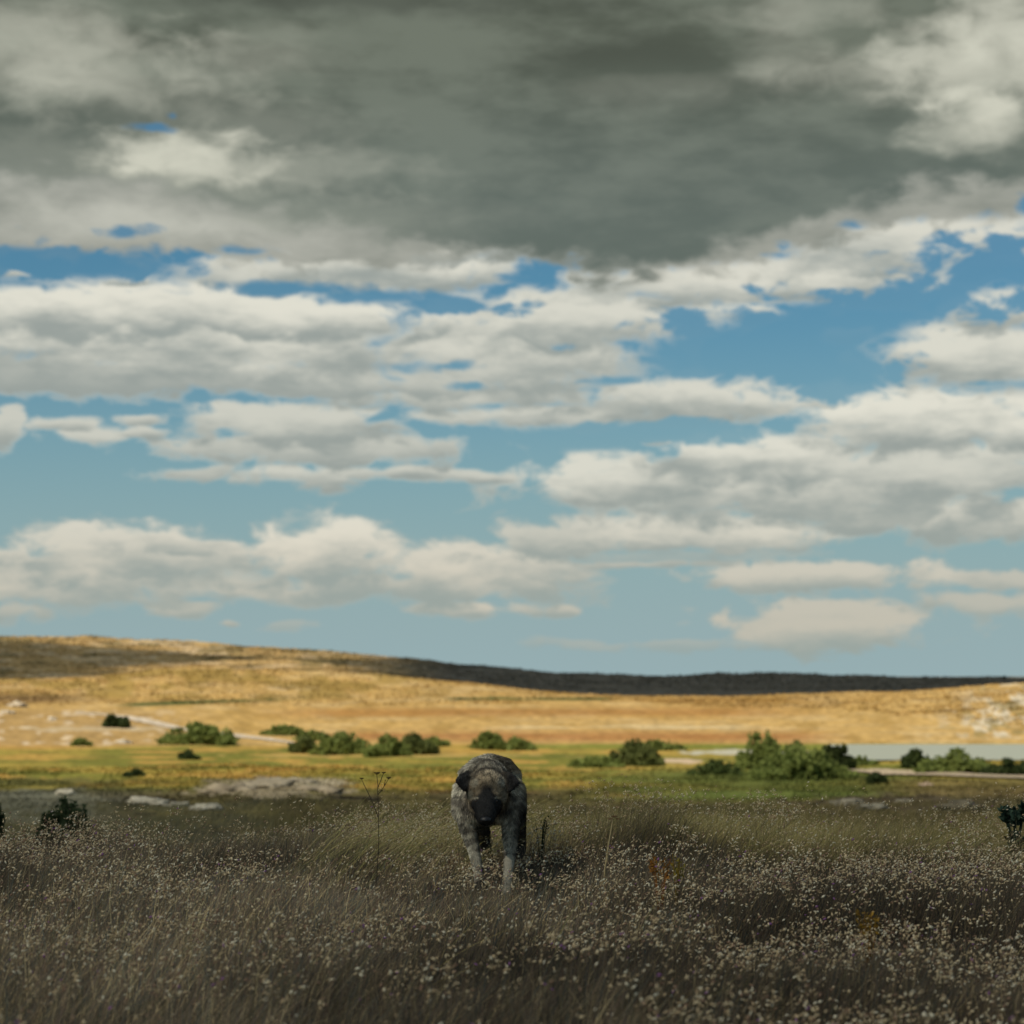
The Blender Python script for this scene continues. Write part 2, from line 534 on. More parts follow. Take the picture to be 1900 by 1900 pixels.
def height(x, y):
    x = np.asarray(x, dtype=float); y = np.asarray(y, dtype=float)
    r = np.sqrt(x * x + y * y)
    ang = np.arctan2(x, y)
    # behind the camera the profile swings back through the middle
    aa = np.where(np.abs(ang) > 0.30, 0.30 * np.sign(ang) * np.clip((math.pi - np.abs(ang)) / (math.pi - 0.30), 0, 1), ang)
    u = np.tan(aa)
    yy = np.where(np.abs(ang) < 0.30, np.maximum(y, 1e-3), r)
    fi = np.clip((np.log(np.maximum(yy, 12.0)) - LG[0]) / (LG[1] - LG[0]), 0, len(LG) - 1.001)
    fj = np.clip((u - UG[0]) / (UG[1] - UG[0]), 0, len(UG) - 1.001)
    i = fi.astype(int); j = fj.astype(int)
    a, b = fi - i, fj - j
    z = (TAB[i, j] * (1 - a) + TAB[i + 1, j] * a) * (1 - b) + (TAB[i, j + 1] * (1 - a) + TAB[i + 1, j + 1] * a) * b
    # mounds, tussocks and ledges
    amp = sstep(r, 14, 40)
    z = z + amp * (fbm(x / 9.0, y / 9.0, 3, 4) - 0.5) * np.clip(r * 0.006, 0, 0.8)
    z = z + sstep(r, 120, 500) * (fbm(x / 60.0, y / 45.0, 5, 4) - 0.5) * np.clip(r * 0.0058, 0, 4.4)
    z = z + (fbm(x / 1.3, y / 1.3, 9, 3) - 0.5) * 0.06 + sstep(r, 11.5, 13.5) * (1 - sstep(r, 60, 120)) * (fbm(x / 2.2 + 4, y / 2.6, 19, 3) - 0.45) * .60
    z = z + sstep(r, 1200, 1400) * (1 - sstep(r, 1800, 2300)) * (fbm(x / 34.0, y / 60.0, 15, 3) - 0.5) * 4.5
    # lagoon basin
    px, rw = project(x, y, z)
    bas = sstep(px, 1525, 1600) * sstep(rw, 1378, 1385) * (1 - sstep(rw, 1403, 1412)) * (y > 0)
    #bas2 = sstep(px, 1240, 1300) * (1 - sstep(px, 1480, 1560)) * sstep(rw, 1388, 1392) * (1 - sstep(rw, 1399, 1404)) * (y > 0)
    z = np.where(bas > 0, z * (1 - bas) + np.minimum(z, LAKE_Z - 0.5) * bas, z)
    return z


LAKE_Z = -6.75


def ground_at(px, row, ymin=14.0, ymax=2300.0):
    d = ray(px, row)
    ys = np.exp(np.linspace(math.log(ymin), math.log(ymax), 1400))
    xs = d[0] / d[1] * ys
    zs = CZ + d[2] / d[1] * ys
    hz = height(xs, ys)
    k = np.nonzero(zs < hz)[0]
    i = k[0] if len(k) else len(ys) - 1
    return Vector((xs[i], ys[i], hz[i]))


# polar grid, fine inside the view
angs = np.concatenate([np.linspace(-math.pi, -0.34, 60, endpoint=False), np.linspace(-0.34, -0.25, 20, endpoint=False),
                       np.linspace(-0.25, 0.25, 760, endpoint=False), np.linspace(0.25, 0.34, 20, endpoint=False), np.linspace(0.34, math.pi, 60)])
radii = np.concatenate([[0.3, 1.0, 2.0], np.linspace(3.0, 14.0, 50, endpoint=False), np.exp(np.linspace(math.log(14.0), math.log(1900.0), 620, endpoint=False)),
                        np.exp(np.linspace(math.log(1900.0), math.log(9000.0), 14))])
A, R = np.meshgrid(angs, radii)
gx, gy = (R * np.sin(A)).ravel(), (R * np.cos(A)).ravel()
gz = height(gx, gy)


def C(r, g, b):
    return np.array([r, g, b], dtype=float)


def ground_color(x, y, z):
    """Ground-cover colours by place, with cloud shade darkened in on the far hill."""
    px, rw = project(x, y, z)
    r = np.sqrt(x * x + y * y)
    frontm = (y > 0)
    px = np.where(frontm, np.clip(px, -900, 2800), 950)
    rw = np.where(frontm, rw, 1255 + FPX * 1.17 / np.maximum(r, 3))
    n = len(x)
    # noise stretched across the line of sight, in metres, growing with distance
    sc = np.clip(r, 10, 2000)
    lx = (px - 950) / 100.0
    band = fbm(lx * 0.45 + 3, rw / 9.0, 21, 4)
    band2 = fbm(lx * 0.9 - 7, rw / 5.0, 27, 4)
    patch = fbm(lx * 2.2, rw / 12.0, 33, 4)
    fine = fbm(lx * 9.0, rw / 3.2, 41, 3, 0.6)
    w = (band - 0.5) * 26
    rr = rw + w * 0.35

    def mixc(c, col2, f):
        f = np.clip(f, 0, 1)[:, None]
        return c * (1 - f) + col2 * f

    c = np.tile(C(.060, .048, .034), (n, 1))                       # meadow soil and litter
    # dry bank beyond the meadow
    bank = sstep(r, 14, 24)
    bcol = mixc(np.tile(C(.10, .082, .035), (n, 1)), C(.045, .038, .024), sstep(band2, .5, .66))
    bcol = mixc(bcol, C(.15, .125, .045), sstep(patch, .52, .7) * .8)
    lft = 1 - sstep(px, 620, 800)
    bcol = mixc(bcol, C(.135, .125, .080), lft * sstep(band, .42, .6) * (1 - sstep(px, 120, 330)))
    c = mixc(c, bcol, bank)
    # green belt of the valley floor
    val = sstep(rr, 1478, 1456)
    vcol = mixc(np.tile(C(.34, .27, .060), (n, 1)), C(.185, .185, .038), sstep(band, .42, .60))
    vcol = mixc(vcol, C(.44, .29, .075), sstep(band2, .50, .64) * (1 - sstep(px, 1150, 1350)))
    vcol = mixc(vcol, C(.12, .14, .033), sstep(fbm(lx * .8, rw / 6.0, 77, 3), .58, .7) * .6)
    # lusher right-hand flat
    lush = sstep(px, 980, 1250) * (1 - sstep(px, 1620, 1760)) * sstep(rr, 1418, 1438) * (1 - sstep(rr, 1478, 1496))
    vcol2 = mixc(vcol, C(.10, .13, .032), lush * .75)
    c = mixc(c, vcol2, np.maximum(val, lush))
    c = mixc(c, C(.24, .175, .075), sstep(px, 1550, 1750) * sstep(rr, 1440, 1452) * (1 - sstep(rr, 1470, 1485)) * .6)
    # gold margin left of the valley
    c = mixc(c, C(.50, .31, .09), sstep(rr, 1392, 1384) * (1 - sstep(px, 60, 330)))
    c = mixc(c, C(.20, .23, .045), np.exp(-((rw - 1384) / 5.0) ** 2) * sstep(px, 900, 1000) * .9)
    # golden fields
    fld = sstep(rw + w * .15 - 3 * lft, 1383, 1377)
    fcol = np.tile(C(.53, .36, .135), (n, 1))
    fcol = mixc(fcol, C(.57, .42, .20), sstep(band2, .52, .66) * .75)
    fcol = mixc(fcol, C(.36, .235, .07), sstep(patch, .54, .7) * .6)
    fcol = mixc(fcol, C(.38, .185, .065), np.exp(-((rr - 1367) / 9.0) ** 2) * sstep(px, 560, 700) * (1 - sstep(px, 1450, 1600)) * .9)
    fcol = mixc(fcol, C(.38, .20, .06), np.exp(-((rr - 1322) / 9.0) ** 2) * sstep(px, 420, 640) * (1 - sstep(px, 1300, 1600)) * .85)
    fcol = mixc(fcol, C(.36, .21, .06), np.exp(-((rr - 1301) / 6.0) ** 2) * sstep(px, 1100, 1250) * (1 - sstep(px, 1450, 1600)) * .8)
    fcol = mixc(fcol, C(.62, .50, .29), np.exp(-((rr - 1347) / 7.0) ** 2) * sstep(px, 880, 1000) * (1 - sstep(px, 1330, 1450)) * sstep(band2, .35, .6))
    fcol = mixc(fcol, C(.62, .50, .30), np.exp(-((rw - 1278) / 5.0) ** 2) * sstep(px, 960, 1010) * (1 - sstep(px, 1060, 1100)) * sstep(fine, .4, .6) * .7)
    fcol = mixc(fcol, C(.60, .48, .30), np.exp(-((rw - 1276) / 6.0) ** 2) * sstep(px, 480, 520) * (1 - sstep(px, 580, 610)) * sstep(fine, .4, .6))
    # brown-green cap of the near left hill
    cap = (1 - sstep(px, 620, 900)) * sstep(rr, 1302, 1290)
    fcol = mixc(fcol, C(.33, .235, .065), cap * sstep(patch, .40, .55) * .7)
    fcol = mixc(fcol, C(.17, .10, .045), np.exp(-((rr - 1296) / 11.0) ** 2) * (1 - sstep(px, 60, 240)) * .8)
    # scrubby ground lower left with pale stones
    scr = (1 - sstep(px, 200, 420)) * sstep(rr, 1310, 1325)
    fcol = mixc(fcol, C(.40, .27, .115), scr * .7)
    fcol = mixc(fcol, C(.62, .50, .34), scr * sstep(fbm(lx * 4, rw / 6, 55, 3), .60, .70))
    # narrow green strips
    g1 = np.exp(-np.abs((rw - (1308 - (px - 230) / 340 * 12)) / (3.6 - 1.8 * sstep(px, 300, 560))) ** 3) * sstep(px, 205, 260) * (1 - sstep(px, 540, 590))
    g2 = np.exp(-np.abs((rw - 1297) / 2.2) ** 3) * sstep(px, 815, 850) * (1 - sstep(px, 1110, 1150))
    fcol = mixc(fcol, C(.045, .085, .025), np.clip(g1 + g2, 0, 1))
    # stony knoll on the right
    kn = sstep(px + (rw - 1330) * .8, 1700, 1860) * sstep(rw, 1262, 1275) * (1 - sstep(rw, 1362, 1374))
    fcol = mixc(fcol, C(.66, .60, .47), kn * sstep(fbm(lx * 4.5, rw / 11, 61, 4, .6), .50, .58) * .9)
    fcol = mixc(fcol, C(.30, .24, .10), kn * sstep(fbm(lx * 4.5, rw / 9, 64, 4, .6), .58, .66) * .8)
    c = mixc(c, fcol, fld)
    # far hill: dry grass on the left, cloud shade painted into the colour towards the right
    far = sstep(r, 860, 960)
    hc = mixc(np.tile(C(.47, .33, .145), (n, 1)), C(.60, .47, .29), sstep(fbm(lx * 1.6, rw / 5, 71, 4, .6), .52, .64))
    hc = mixc(hc, C(.22, .17, .07), sstep(fbm(lx * 1.8, rw / 6, 73, 4, .6), .56, .68) * .8)
    hc = mixc(hc, C(.13, .12, .05), np.exp(-((rw - 1188 - np.clip(px - 50, 0, 900) * .035) / 3.0) ** 2) * sstep(patch, .45, .55) * .8)
    hc = mixc(hc, C(.155, .14, .11), sstep(px, 640, 860))
    c = mixc(c, hc, far)
    c = np.where(r[:, None] > 100, c * C(.86, .83, .80), c)
    c = c * (1 + (fine - .5)[:, None] * .6)
    # limestone ledges and sandy scars near the bank
    def scar(cx, cy, rx, ry, colr, seed, th=.5, k=1.0):
        nonlocal c
        d = np.sqrt(((px - cx) / rx) ** 2 + ((rw - cy) / ry) ** 2) + (fbm(lx * 3, rw / 5, seed, 4, .6) - .5) * 1.6
        c = mixc(c, colr, (1 - sstep(d, .7, 1.1)) * k * frontm)
    scar(500, 1462, 150, 17, C(.30, .25, .165), 81, k=.9)
    scar(560, 1452, 90, 8, C(.42, .36, .25), 82, k=.8)
    scar(1650, 1492, 190, 18, C(.11, .085, .05), 84)
    scar(70, 1490, 130, 26, C(.16, .16, .115), 85, k=.75)
    scar(160, 1352, 130, 5, C(.5, .42, .29), 86, k=.5)
    scar(100, 1452, 150, 9, C(.10, .095, .03), 87, k=.8)
    scar(1260, 1412, 60, 5, C(.50, .38, .26), 88)
    scar(1375, 1396, 110, 5, C(.42, .40, .31), 90)
    scar(740, 1402, 300, 4, C(.44, .30, .10), 89, k=.6)
    return c


gcol = ground_color(gx, gy, gz)
nA, nR = len(angs), len(radii)
idx = np.arange(nA * nR).reshape(nR, nA)
q = np.stack([idx[:-1, :-1], idx[:-1, 1:], idx[1:, 1:], idx[1:, :-1]], -1).reshape(-1, 4)
m_ground = tone_material('ground_cover', 0.95, 1.7, 0.5, 0.05, 3.0, spec=0.05)
ground = mesh_obj('ground', np.stack([gx, gy, gz], 1), [q[:, ::-1]], m_ground, colors=gcol, smooth=True)
tag(ground, kind='structure')
print('ground verts', len(gx))

# ------------------------------------------------------------------ lagoon and dirt tracks
m_water = bpy.data.materials.new('lagoon_water')
m_water.use_nodes = True
Bw = NB(m_water.node_tree)
pw = m_water.node_tree.nodes['Principled BSDF']
pw.inputs['Base Color'].default_value = (.36, .37, .28, 1)
pw.inputs['Roughness'].default_value = .35
tw = Bw.n('ShaderNodeTexCoord')
nw = Bw.noise(tw.outputs['Object'], 0.8, 4.0, .6)
bw = Bw.n('ShaderNodeBump')
bw.inputs['Strength'].default_value = .5
bw.inputs['Distance'].default_value = .05
Bw.put(bw.inputs['Height'], nw.outputs['Fac'])
m_water.node_tree.links.new(bw.outputs[0], pw.inputs['Normal'])


def flat_quad_y(px0, px1, r0, r1, z):
    pts = []
    for px, r in ((px0, r1), (px1, r1), (px1, r0), (px0, r0)):
        d = ray(px, r)
        t = (z - CZ) / d[2]
        pts.append((d[0] * t, d[1] * t, z))
    return pts


def water(px0, px1, r0, r1):
    # a still sheet a little larger than its basin: the banks cut its outline
    vs, fs = [], []
    N = 16
    for j in range(2):
        for i in range(N + 1):
            px = px0 + (px1 - px0) * i / N
            d = ray(px, (r1, r0)[j])
            t = (LAKE_Z - CZ) / d[2]
            vs.append((d[0] * t, d[1] * t, LAKE_Z))
    for i in range(N):
        fs.append((i, i + 1, N + 2 + i, N + 1 + i))
    o = mesh_obj('water', vs, [np.array(fs)], m_water)
    tag(o, kind='structure')


water(1535, 2100, 1381, 1410)

m_path = tone_material('pale_dirt', 0.95, 1.2, 0.5, 0.03, 4.0, spec=0.05)


def path(pts, colr):
    """pts: (px, row of centre, half thickness in rows)"""
    vs, cs = [], []
    n = 70
    px = np.array([a[0] for a in pts], float)
    ts = np.linspace(0, 1, n)
    t0 = np.linspace(0, 1, len(pts))
    for t in ts:
        x = np.interp(t, t0, px)
        r = np.interp(t, t0, [a[1] for a in pts])
        h = np.interp(t, t0, [a[2] for a in pts]) * (1 + .5 * (vnoise(t * 14, 3.3, 5) - .5))
        a = ground_at(x, r - h, 60)
        b = ground_at(x, r + h, 60)
        for k in range(5):
            f = k / 4
            X = a.x + (b.x - a.x) * f; Yk = a.y + (b.y - a.y) * f
            vs.append((X, Yk, float(height(X, Yk)) + .12))
            cs.append(np.array(colr) * (.85 + .3 * random.random()))
    id_ = np.arange(n * 5).reshape(n, 5)
    f = np.stack([id_[:-1, :-1], id_[:-1, 1:], id_[1:, 1:], id_[1:, :-1]], -1).reshape(-1, 4)
    o = mesh_obj('path', vs, [f], m_path, colors=np.array(cs), smooth=True)
    tag(o, kind='structure')


path([(140, 1322.5, .5), (190, 1326, 1.6), (230, 1331, 3.0), (270, 1338, 4.2), (310, 1347, 4.0), (345, 1354, 3.4), (390, 1361, 3.0), (450, 1367, 3.0), (500, 1373, 2.4), (545, 1379, 1.2)], (.52, .44, .34))
path([(1575, 1431, 1.0), (1620, 1434, 4.5), (1680, 1436, 4.0), (1750, 1439, 3.4), (1850, 1443, 3.2), (1960, 1446, 3.0)], (.40, .32, .22))

# ------------------------------------------------------------------ clouds whose shadows lie on the land (all stand above the frame)
m_cloud = bpy.data.materials.new('cloud_vapour')
m_cloud.use_nodes = True
pc = m_cloud.node_tree.nodes['Principled BSDF']
pc.inputs['Base Color'].default_value = (.82, .83, .84, 1)
pc.inputs['Roughness'].default_value = 1.0
pc.inputs['Specular IOR Level'].default_value = 0.0
# thin rims let much of the sun through, the thick middle only a little
_B = NB(m_cloud.node_tree)
_tr = _B.n('ShaderNodeBsdfTransparent')
_mx = _B.n('ShaderNodeMixShader')
_B.put(_mx.inputs[0], _B.n('ShaderNodeAttribute', attribute_name='tone').outputs['Fac'])
m_cloud.node_tree.links.new(_tr.outputs[0], _mx.inputs[1])
m_cloud.node_tree.links.new(pc.outputs[0], _mx.inputs[2])
m_cloud.node_tree.links.new(_mx.outputs[0], m_cloud.node_tree.nodes['Material Output'].inputs[0])


def cloud(foot, h, seed, step, fade, core):
    """foot: polygon of the shadow wanted on the ground (x, y, z); the cloud is that outline carried up the sun's rays to height h."""
    k = [(h - f[2]) / to_sun.z for f in foot]
    poly = np.array([(f[0] + to_sun.x * t, f[1] + to_sun.y * t) for f, t in zip(foot, k)])
    x0, y0 = poly.min(0) - step * 2; x1, y1 = poly.max(0) + step * 2
    nx, ny = int((x1 - x0) / step) + 1, int((y1 - y0) / step) + 1
    X, Y = np.meshgrid(np.linspace(x0, x1, nx), np.linspace(y0, y1, ny))
    # signed distance to the polygon
    d = np.full(X.shape, 1e9); inside = np.zeros(X.shape, bool)
    n = len(poly)
    for i in range(n):
        ax, ay = poly[i]; bx, by = poly[(i + 1) % n]
        ex, ey = bx - ax, by - ay
        t = np.clip(((X - ax) * ex + (Y - ay) * ey) / (ex * ex + ey * ey), 0, 1)
        d = np.minimum(d, np.hypot(X - ax - t * ex, Y - ay - t * ey))
        cr = ((ay > Y) != (by > Y)) & (X < (bx - ax) * (Y - ay) / (by - ay + 1e-9) + ax)
        inside ^= cr
    sd_ = np.where(inside, d, -d) + (fbm(X / (step * 5), Y / (step * 5), seed, 4, .55) - .5) * step * 5
    keep = sd_ > 0
    th = np.sqrt(np.clip(sd_, 0, None)) * math.sqrt(step) * 1.3
    puff = 1 + (fbm(X / (step * 3.5), Y / (step * 3.5), seed + 5, 4, .6) - .5) * 1.2
    zt = h + th * puff
    zb = h - th * .25 * puff
    ok = keep[:-1, :-1] & keep[1:, :-1] & keep[:-1, 1:] & keep[1:, 1:]
    id_ = np.arange(X.size).reshape(X.shape)
    qd = np.stack([id_[:-1, :-1], id_[:-1, 1:], id_[1:, 1:], id_[1:, :-1]], -1)[ok]
    used, inv = np.unique(qd, return_inverse=True)
    qd = inv.reshape(-1, 4)
    dens = (sstep(sd_, 0, fade) * core).ravel()[used]
    vt = np.stack([X.ravel()[used], Y.ravel()[used], zt.ravel()[used]], 1)
    vb = np.stack([X.ravel()[used], Y.ravel()[used], zb.ravel()[used]], 1)
    m = len(used)
    # rim
    e = {}
    for f in qd:
        for a, b in ((f[0], f[1]), (f[1], f[2]), (f[2], f[3]), (f[3], f[0])):
            e[(a, b)] = 1
    rim = [(a, b, b + m, a + m) for (a, b) in e if (b, a) not in e]
    faces = np.concatenate([qd, qd[:, ::-1] + m, np.array(rim)[:, ::-1]])
    o = mesh_obj('cloud', np.concatenate([vt, vb]), [faces], m_cloud, smooth=True, colors=np.repeat(np.concatenate([dens, dens])[:, None], 3, axis=1))
    tag(o, kind='structure')


def gp(px, row, Y):
    v = P(px, row, Y)
    v.z = float(height(v.x, v.y))
    return v


# over the meadow
cloud([(-170, -150, 0), (170, -150, 0), (170, -20, 0), gp(2500, 0, 182), gp(1900, 0, 182), gp(1500, 0, 178), gp(1100, 0, 165), gp(800, 0, 160), gp(620, 0, 122), gp(400, 0, 126), gp(100, 0, 150), gp(-600, 0, 175), (-170, -20, 0)], 420, 3, 6.0, 80.0, .43)
# over the far hill
cloud([gp(-500, 0, 900), gp(0, 0, 890), gp(180, 0, 900), gp(330, 0, 1020), gp(400, 0, 1150), gp(560, 0, 1190), gp(700, 0, 1010), gp(800, 0, 960), gp(950, 0, 890), gp(1150, 0, 880), gp(1900, 0, 840), gp(2300, 0, 830),
       gp(2300, 0, 1750), gp(900, 0, 1750), gp(760, 0, 1650), gp(680, 0, 1330), gp(560, 0, 1240), gp(350, 0, 1275), gp(180, 0, 1330), gp(0, 0, 1425), gp(-500, 0, 1450)], 900, 8, 14.0, 26.0, .69)

# ------------------------------------------------------------------ shrubs
m_leaf = tone_material('shrub_leaves', 0.75, spec=.15, transl=.42)
m_twig = tone_material('twig_bark', 0.9, spec=.1)


def tubes(paths, radius0, radius1, sides=5):
    vs, fs = [], []
    for pts in paths:
        n = len(pts)
        base = len(vs)
        for i, p_ in enumerate(pts):
            r = radius0 + (radius1 - radius0) * i / (n - 1)
            if i < n - 1: t = (Vector(pts[i + 1]) - Vector(p_)).normalized()
            a = t.orthogonal().normalized(); b = t.cross(a)
            for k in range(sides):
                an = 2 * math.pi * k / sides
                w = Vector(p_) + (a * math.cos(an) + b * math.sin(an)) * r
                vs.append(tuple(w))
        for i in range(n - 1):
            for k in range(sides):
                k2 = (k + 1) % sides
                fs.append((base + i * sides + k, base + i * sides + k2, base + (i + 1) * sides + k2, base + (i + 1) * sides + k))
    return np.array(vs), np.array(fs)


def shrub(px, row, wpx, hpx, label, group, ca=(.12, .16, .042), cb=(.28, .32, .088), nleaf=5200, ymin=60, name='shrub', cat='shrub', lobes=9, sprig=0, Y=None):
    g = ground_at(px, row, ymin) if Y is None else gp(px, 0, Y)
    k = g.y / FPX
    Wd, H = wpx * k, hpx * k
    root = empty(name, g, label, cat, group)
    nleaf = int(nleaf * 1.9)
    leaf = max(0.018, 0.00115 * g.y)
    D = min(Wd * .6, H * 1.7)
    L = []
    for i in range(lobes):
        f = (i + .5) / lobes * 2 - 1
        lx = f * Wd * .40 + random.uniform(-.06, .06) * Wd
        hh = H * (1 - .70 * abs(f) ** 1.4) * random.uniform(.55, 1.05)
        ly = random.uniform(-.3, .3) * D
        rz = hh * .5
        L.append((lx, ly, hh * .46, Wd * random.uniform(.12, .2), D * random.uniform(.3, .45), rz))
        if random.random() < .6:
            L.append((lx + random.uniform(-.1, .1) * Wd, ly, hh * .85, Wd * .07, D * .18, H * .12))
    for i in range(lobes * 2):          # thin sprays that break the outline
        f = random.uniform(-1, 1)
        L.append((f * Wd * .46, random.uniform(-.3, .3) * D, H * (1 - .62 * abs(f) ** 1.5) * random.uniform(.75, 1.05), Wd * random.uniform(.02, .045), D * .08, H * random.uniform(.08, .18)))
    for i in range(lobes):              # skirt along the ground
        f = random.uniform(-1, 1)
        L.append((f * Wd * .52, random.uniform(-.4, .3) * D, H * .10, Wd * .08, D * .2, H * random.uniform(.10, .2)))
    for i in range(sprig):
        sx = random.uniform(-.3, .1) * Wd
        L.append((sx, 0, H * 1.0, Wd * .035, D * .1, H * .22))
    L = np.array(L)
    vol = L[:, 3] * L[:, 5] * (L[:, 4] + .2)
    ch = rng.choice(len(L), nleaf, p=vol / vol.sum())
    dirs = rng.normal(size=(nleaf, 3)); dirs /= np.linalg.norm(dirs, axis=1)[:, None]
    rad = rng.uniform(.35, 1.0, nleaf) ** .5
    rad *= 1 + .55 * (rng.random(nleaf) ** 3)
    c = L[ch, :3] + dirs * rad[:, None] * L[ch, 3:6]
    # gaps between sprays of twigs
    gnz = fbm(c[:, 0] / (Wd * .06) + 5, c[:, 2] / (H * .14) + c[:, 1] / (D * .3), int(px) % 97, 3)
    keep = (gnz > .455) | (rng.random(nleaf) < .18)
    c = c[keep & (c[:, 2] > 0.0)]
    ch_n = len(c)
    a = rng.normal(size=(ch_n, 3)); a /= np.linalg.norm(a, axis=1)[:, None]
    b = np.cross(a, rng.normal(size=(ch_n, 3))); b /= np.linalg.norm(b, axis=1)[:, None]
    s1 = leaf * rng.uniform(.6, 1.5, ch_n)[:, None]; s2 = s1 * .5
    v = np.stack([c - a * s1, c - b * s2, c + a * s1, c + b * s2], 1).reshape(-1, 3)
    f = np.arange(ch_n * 4).reshape(-1, 4)
    tone = fbm(c[:, 0] / (Wd * .13), c[:, 2] / (H * .3) + 3, int(row) % 91 + 3, 3) * .7 + rng.random(ch_n) * .3
    cc = np.array(ca)[None] * (1 - tone[:, None]) + np.array(cb)[None] * tone[:, None]
    mesh_obj('crown', v, [f], m_leaf, root, colors=np.repeat(cc, 4, axis=0))
    stems = []
    for i in range(9):
        lo = L[random.randrange(len(L))]
        x0 = random.uniform(-.12, .12) * Wd
        stems.append([(x0, 0, -.1), (x0 + (lo[0] - x0) * .35, lo[1] * .4, lo[2] * .45), (lo[0], lo[1], lo[2] * 1.1)])
    v, f = tubes(stems, .012 * H + .004, .004 * H + .002)
    mesh_obj('stem', v, [f], m_twig, root, colors=np.tile([.09, .07, .045], (len(v), 1)), smooth=True)
    return root


GS = 'bushes scattered along the valley floor'
dk = dict(ca=(.035, .055, .02), cb=(.085, .11, .035))
SH = [
    (216, 1350, 48, 25, 'small round dark bush standing beside the pale track on the left slope', dict(**dk, lobes=4, nleaf=2600)),
    (370, 1381, 128, 40, 'large mounded green bush hiding the bend of the pale track', dict(lobes=9)),
    (150, 1384, 34, 12, 'tiny low bush at the foot of the stony slope, far left', dict(lobes=3, nleaf=900)),
    (350, 1409, 40, 15, 'small dark bush alone on the yellow field below the large mounded bush', dict(**dk, lobes=3, nleaf=1200)),
    (250, 1440, 34, 11, 'tiny dark bush on the gold grass at left, lowest of the left bushes', dict(**dk, lobes=3, nleaf=900)),
    (527, 1365, 74, 18, 'low flat bush, leftmost and farthest of the middle clump', dict(lobes=5, nleaf=2200)),
    (580, 1374, 70, 17, 'low bush just behind the middle clump of bushes', dict(lobes=5, nleaf=2200)),
    (562, 1397, 56, 29, 'dark rounded bush, front left end of the middle clump', dict(ca=(.075, .095, .030), cb=(.18, .20, .060), lobes=5, nleaf=3000)),
    (635, 1400, 104, 38, 'broad bush in the front row of the middle clump, second from its left end', dict(lobes=8, nleaf=4600)),
    (718, 1404, 84, 36, 'leafy bush in the front row of the middle clump, third from its left end', dict(lobes=7, nleaf=4200)),
    (772, 1400, 74, 37, 'dense bush at the right end of the front row of the middle clump', dict(ca=(.075, .095, .030), cb=(.18, .20, .060), lobes=6, nleaf=4000)),
    (812, 1385, 50, 17, 'small low bush at the far right behind the middle clump', dict(lobes=4, nleaf=1500)),
    (908, 1391, 64, 32, 'rounded bush directly above the back of the dog', dict(lobes=6, nleaf=3400)),
    (955, 1392, 74, 21, 'low spreading bush touching the right side of the rounded bush above the dog', dict(lobes=6, nleaf=2600)),
    (1180, 1421, 100, 44, 'dark bush right of the dog, front one of a pair', dict(ca=(.075, .095, .030), cb=(.18, .20, .060), lobes=8, nleaf=4600)),
    (1105, 1424, 100, 20, 'low green bush trailing left from the dark bush right of the dog', dict(lobes=6, nleaf=2600)),
    (1222, 1393, 92, 20, 'low bush behind the dark bush right of the dog', dict(lobes=6, nleaf=2400)),
    (1418, 1428, 104, 56, 'tall bush with upright sprigs in the thicket at right', dict(lobes=8, nleaf=5200, sprig=4)),
    (1485, 1446, 170, 60, 'broadest bush, in the middle of the thicket at right', dict(lobes=11, nleaf=8000)),
    (1550, 1428, 84, 44, 'dark rounded bush at the right end of the thicket beside the water', dict(ca=(.03, .045, .016), cb=(.075, .095, .028), lobes=6, nleaf=4200)),
    (1330, 1438, 100, 24, 'low pale green bush at the left end of the thicket', dict(ca=(.06, .09, .025), cb=(.12, .15, .045), lobes=6, nleaf=2800)),
    (1600, 1420, 50, 14, 'low tuft bush between the thicket and the water', dict(lobes=3, nleaf=1300)),
    (1700, 1425, 56, 32, 'upright bush at the near shore of the water, leftmost of three', dict(ca=(.035, .055, .018), cb=(.085, .11, .03), lobes=5, nleaf=3000)),
    (1775, 1433, 136, 36, 'wide low bush at the near shore of the water, middle of three', dict(lobes=8, nleaf=4600)),
    (1875, 1438, 100, 28, 'dark bush at the right edge of the photo beside the near track', dict(**dk, lobes=6, nleaf=3600)),
    (1626, 1455, 42, 18, 'small dark green bush right in front of the near track', dict(**dk, lobes=3, nleaf=1300)),
]
for (px, row, w, h, lab, kw) in SH:
    shrub(px, row, w, h, lab, GS, **kw)
# near dark bushes rising behind the meadow
shrub(8, 0, 80, 112, 'dark bush cut by the left edge of the photo behind the meadow', 'dark bushes behind the meadow', ca=(.028, .046, .022), cb=(.06, .085, .036), nleaf=6500, lobes=9, Y=23)
shrub(146, 0, 120, 106, 'dark green bush leaning right behind the meadow, second from the left edge', 'dark bushes behind the meadow', ca=(.028, .046, .022), cb=(.06, .085, .036), nleaf=10000, lobes=12, Y=24)
shrub(1838, 1259, 11, 4, 'tiny dark tree on the skyline at the right', 'bushes on the skyline', ca=(.02, .03, .015), cb=(.04, .05, .02), nleaf=500, lobes=2, Y=1495)
shrub(1142, 1259, 12, 3, 'tiny dark tree on the skyline right of the dog', 'bushes on the skyline', ca=(.02, .03, .015), cb=(.04, .05, .02), nleaf=500, lobes=2, Y=1498)

# ------------------------------------------------------------------ rocks
m_rock = tone_material('limestone', 0.95, 3.0, .7, .05, 4.0, spec=.1)


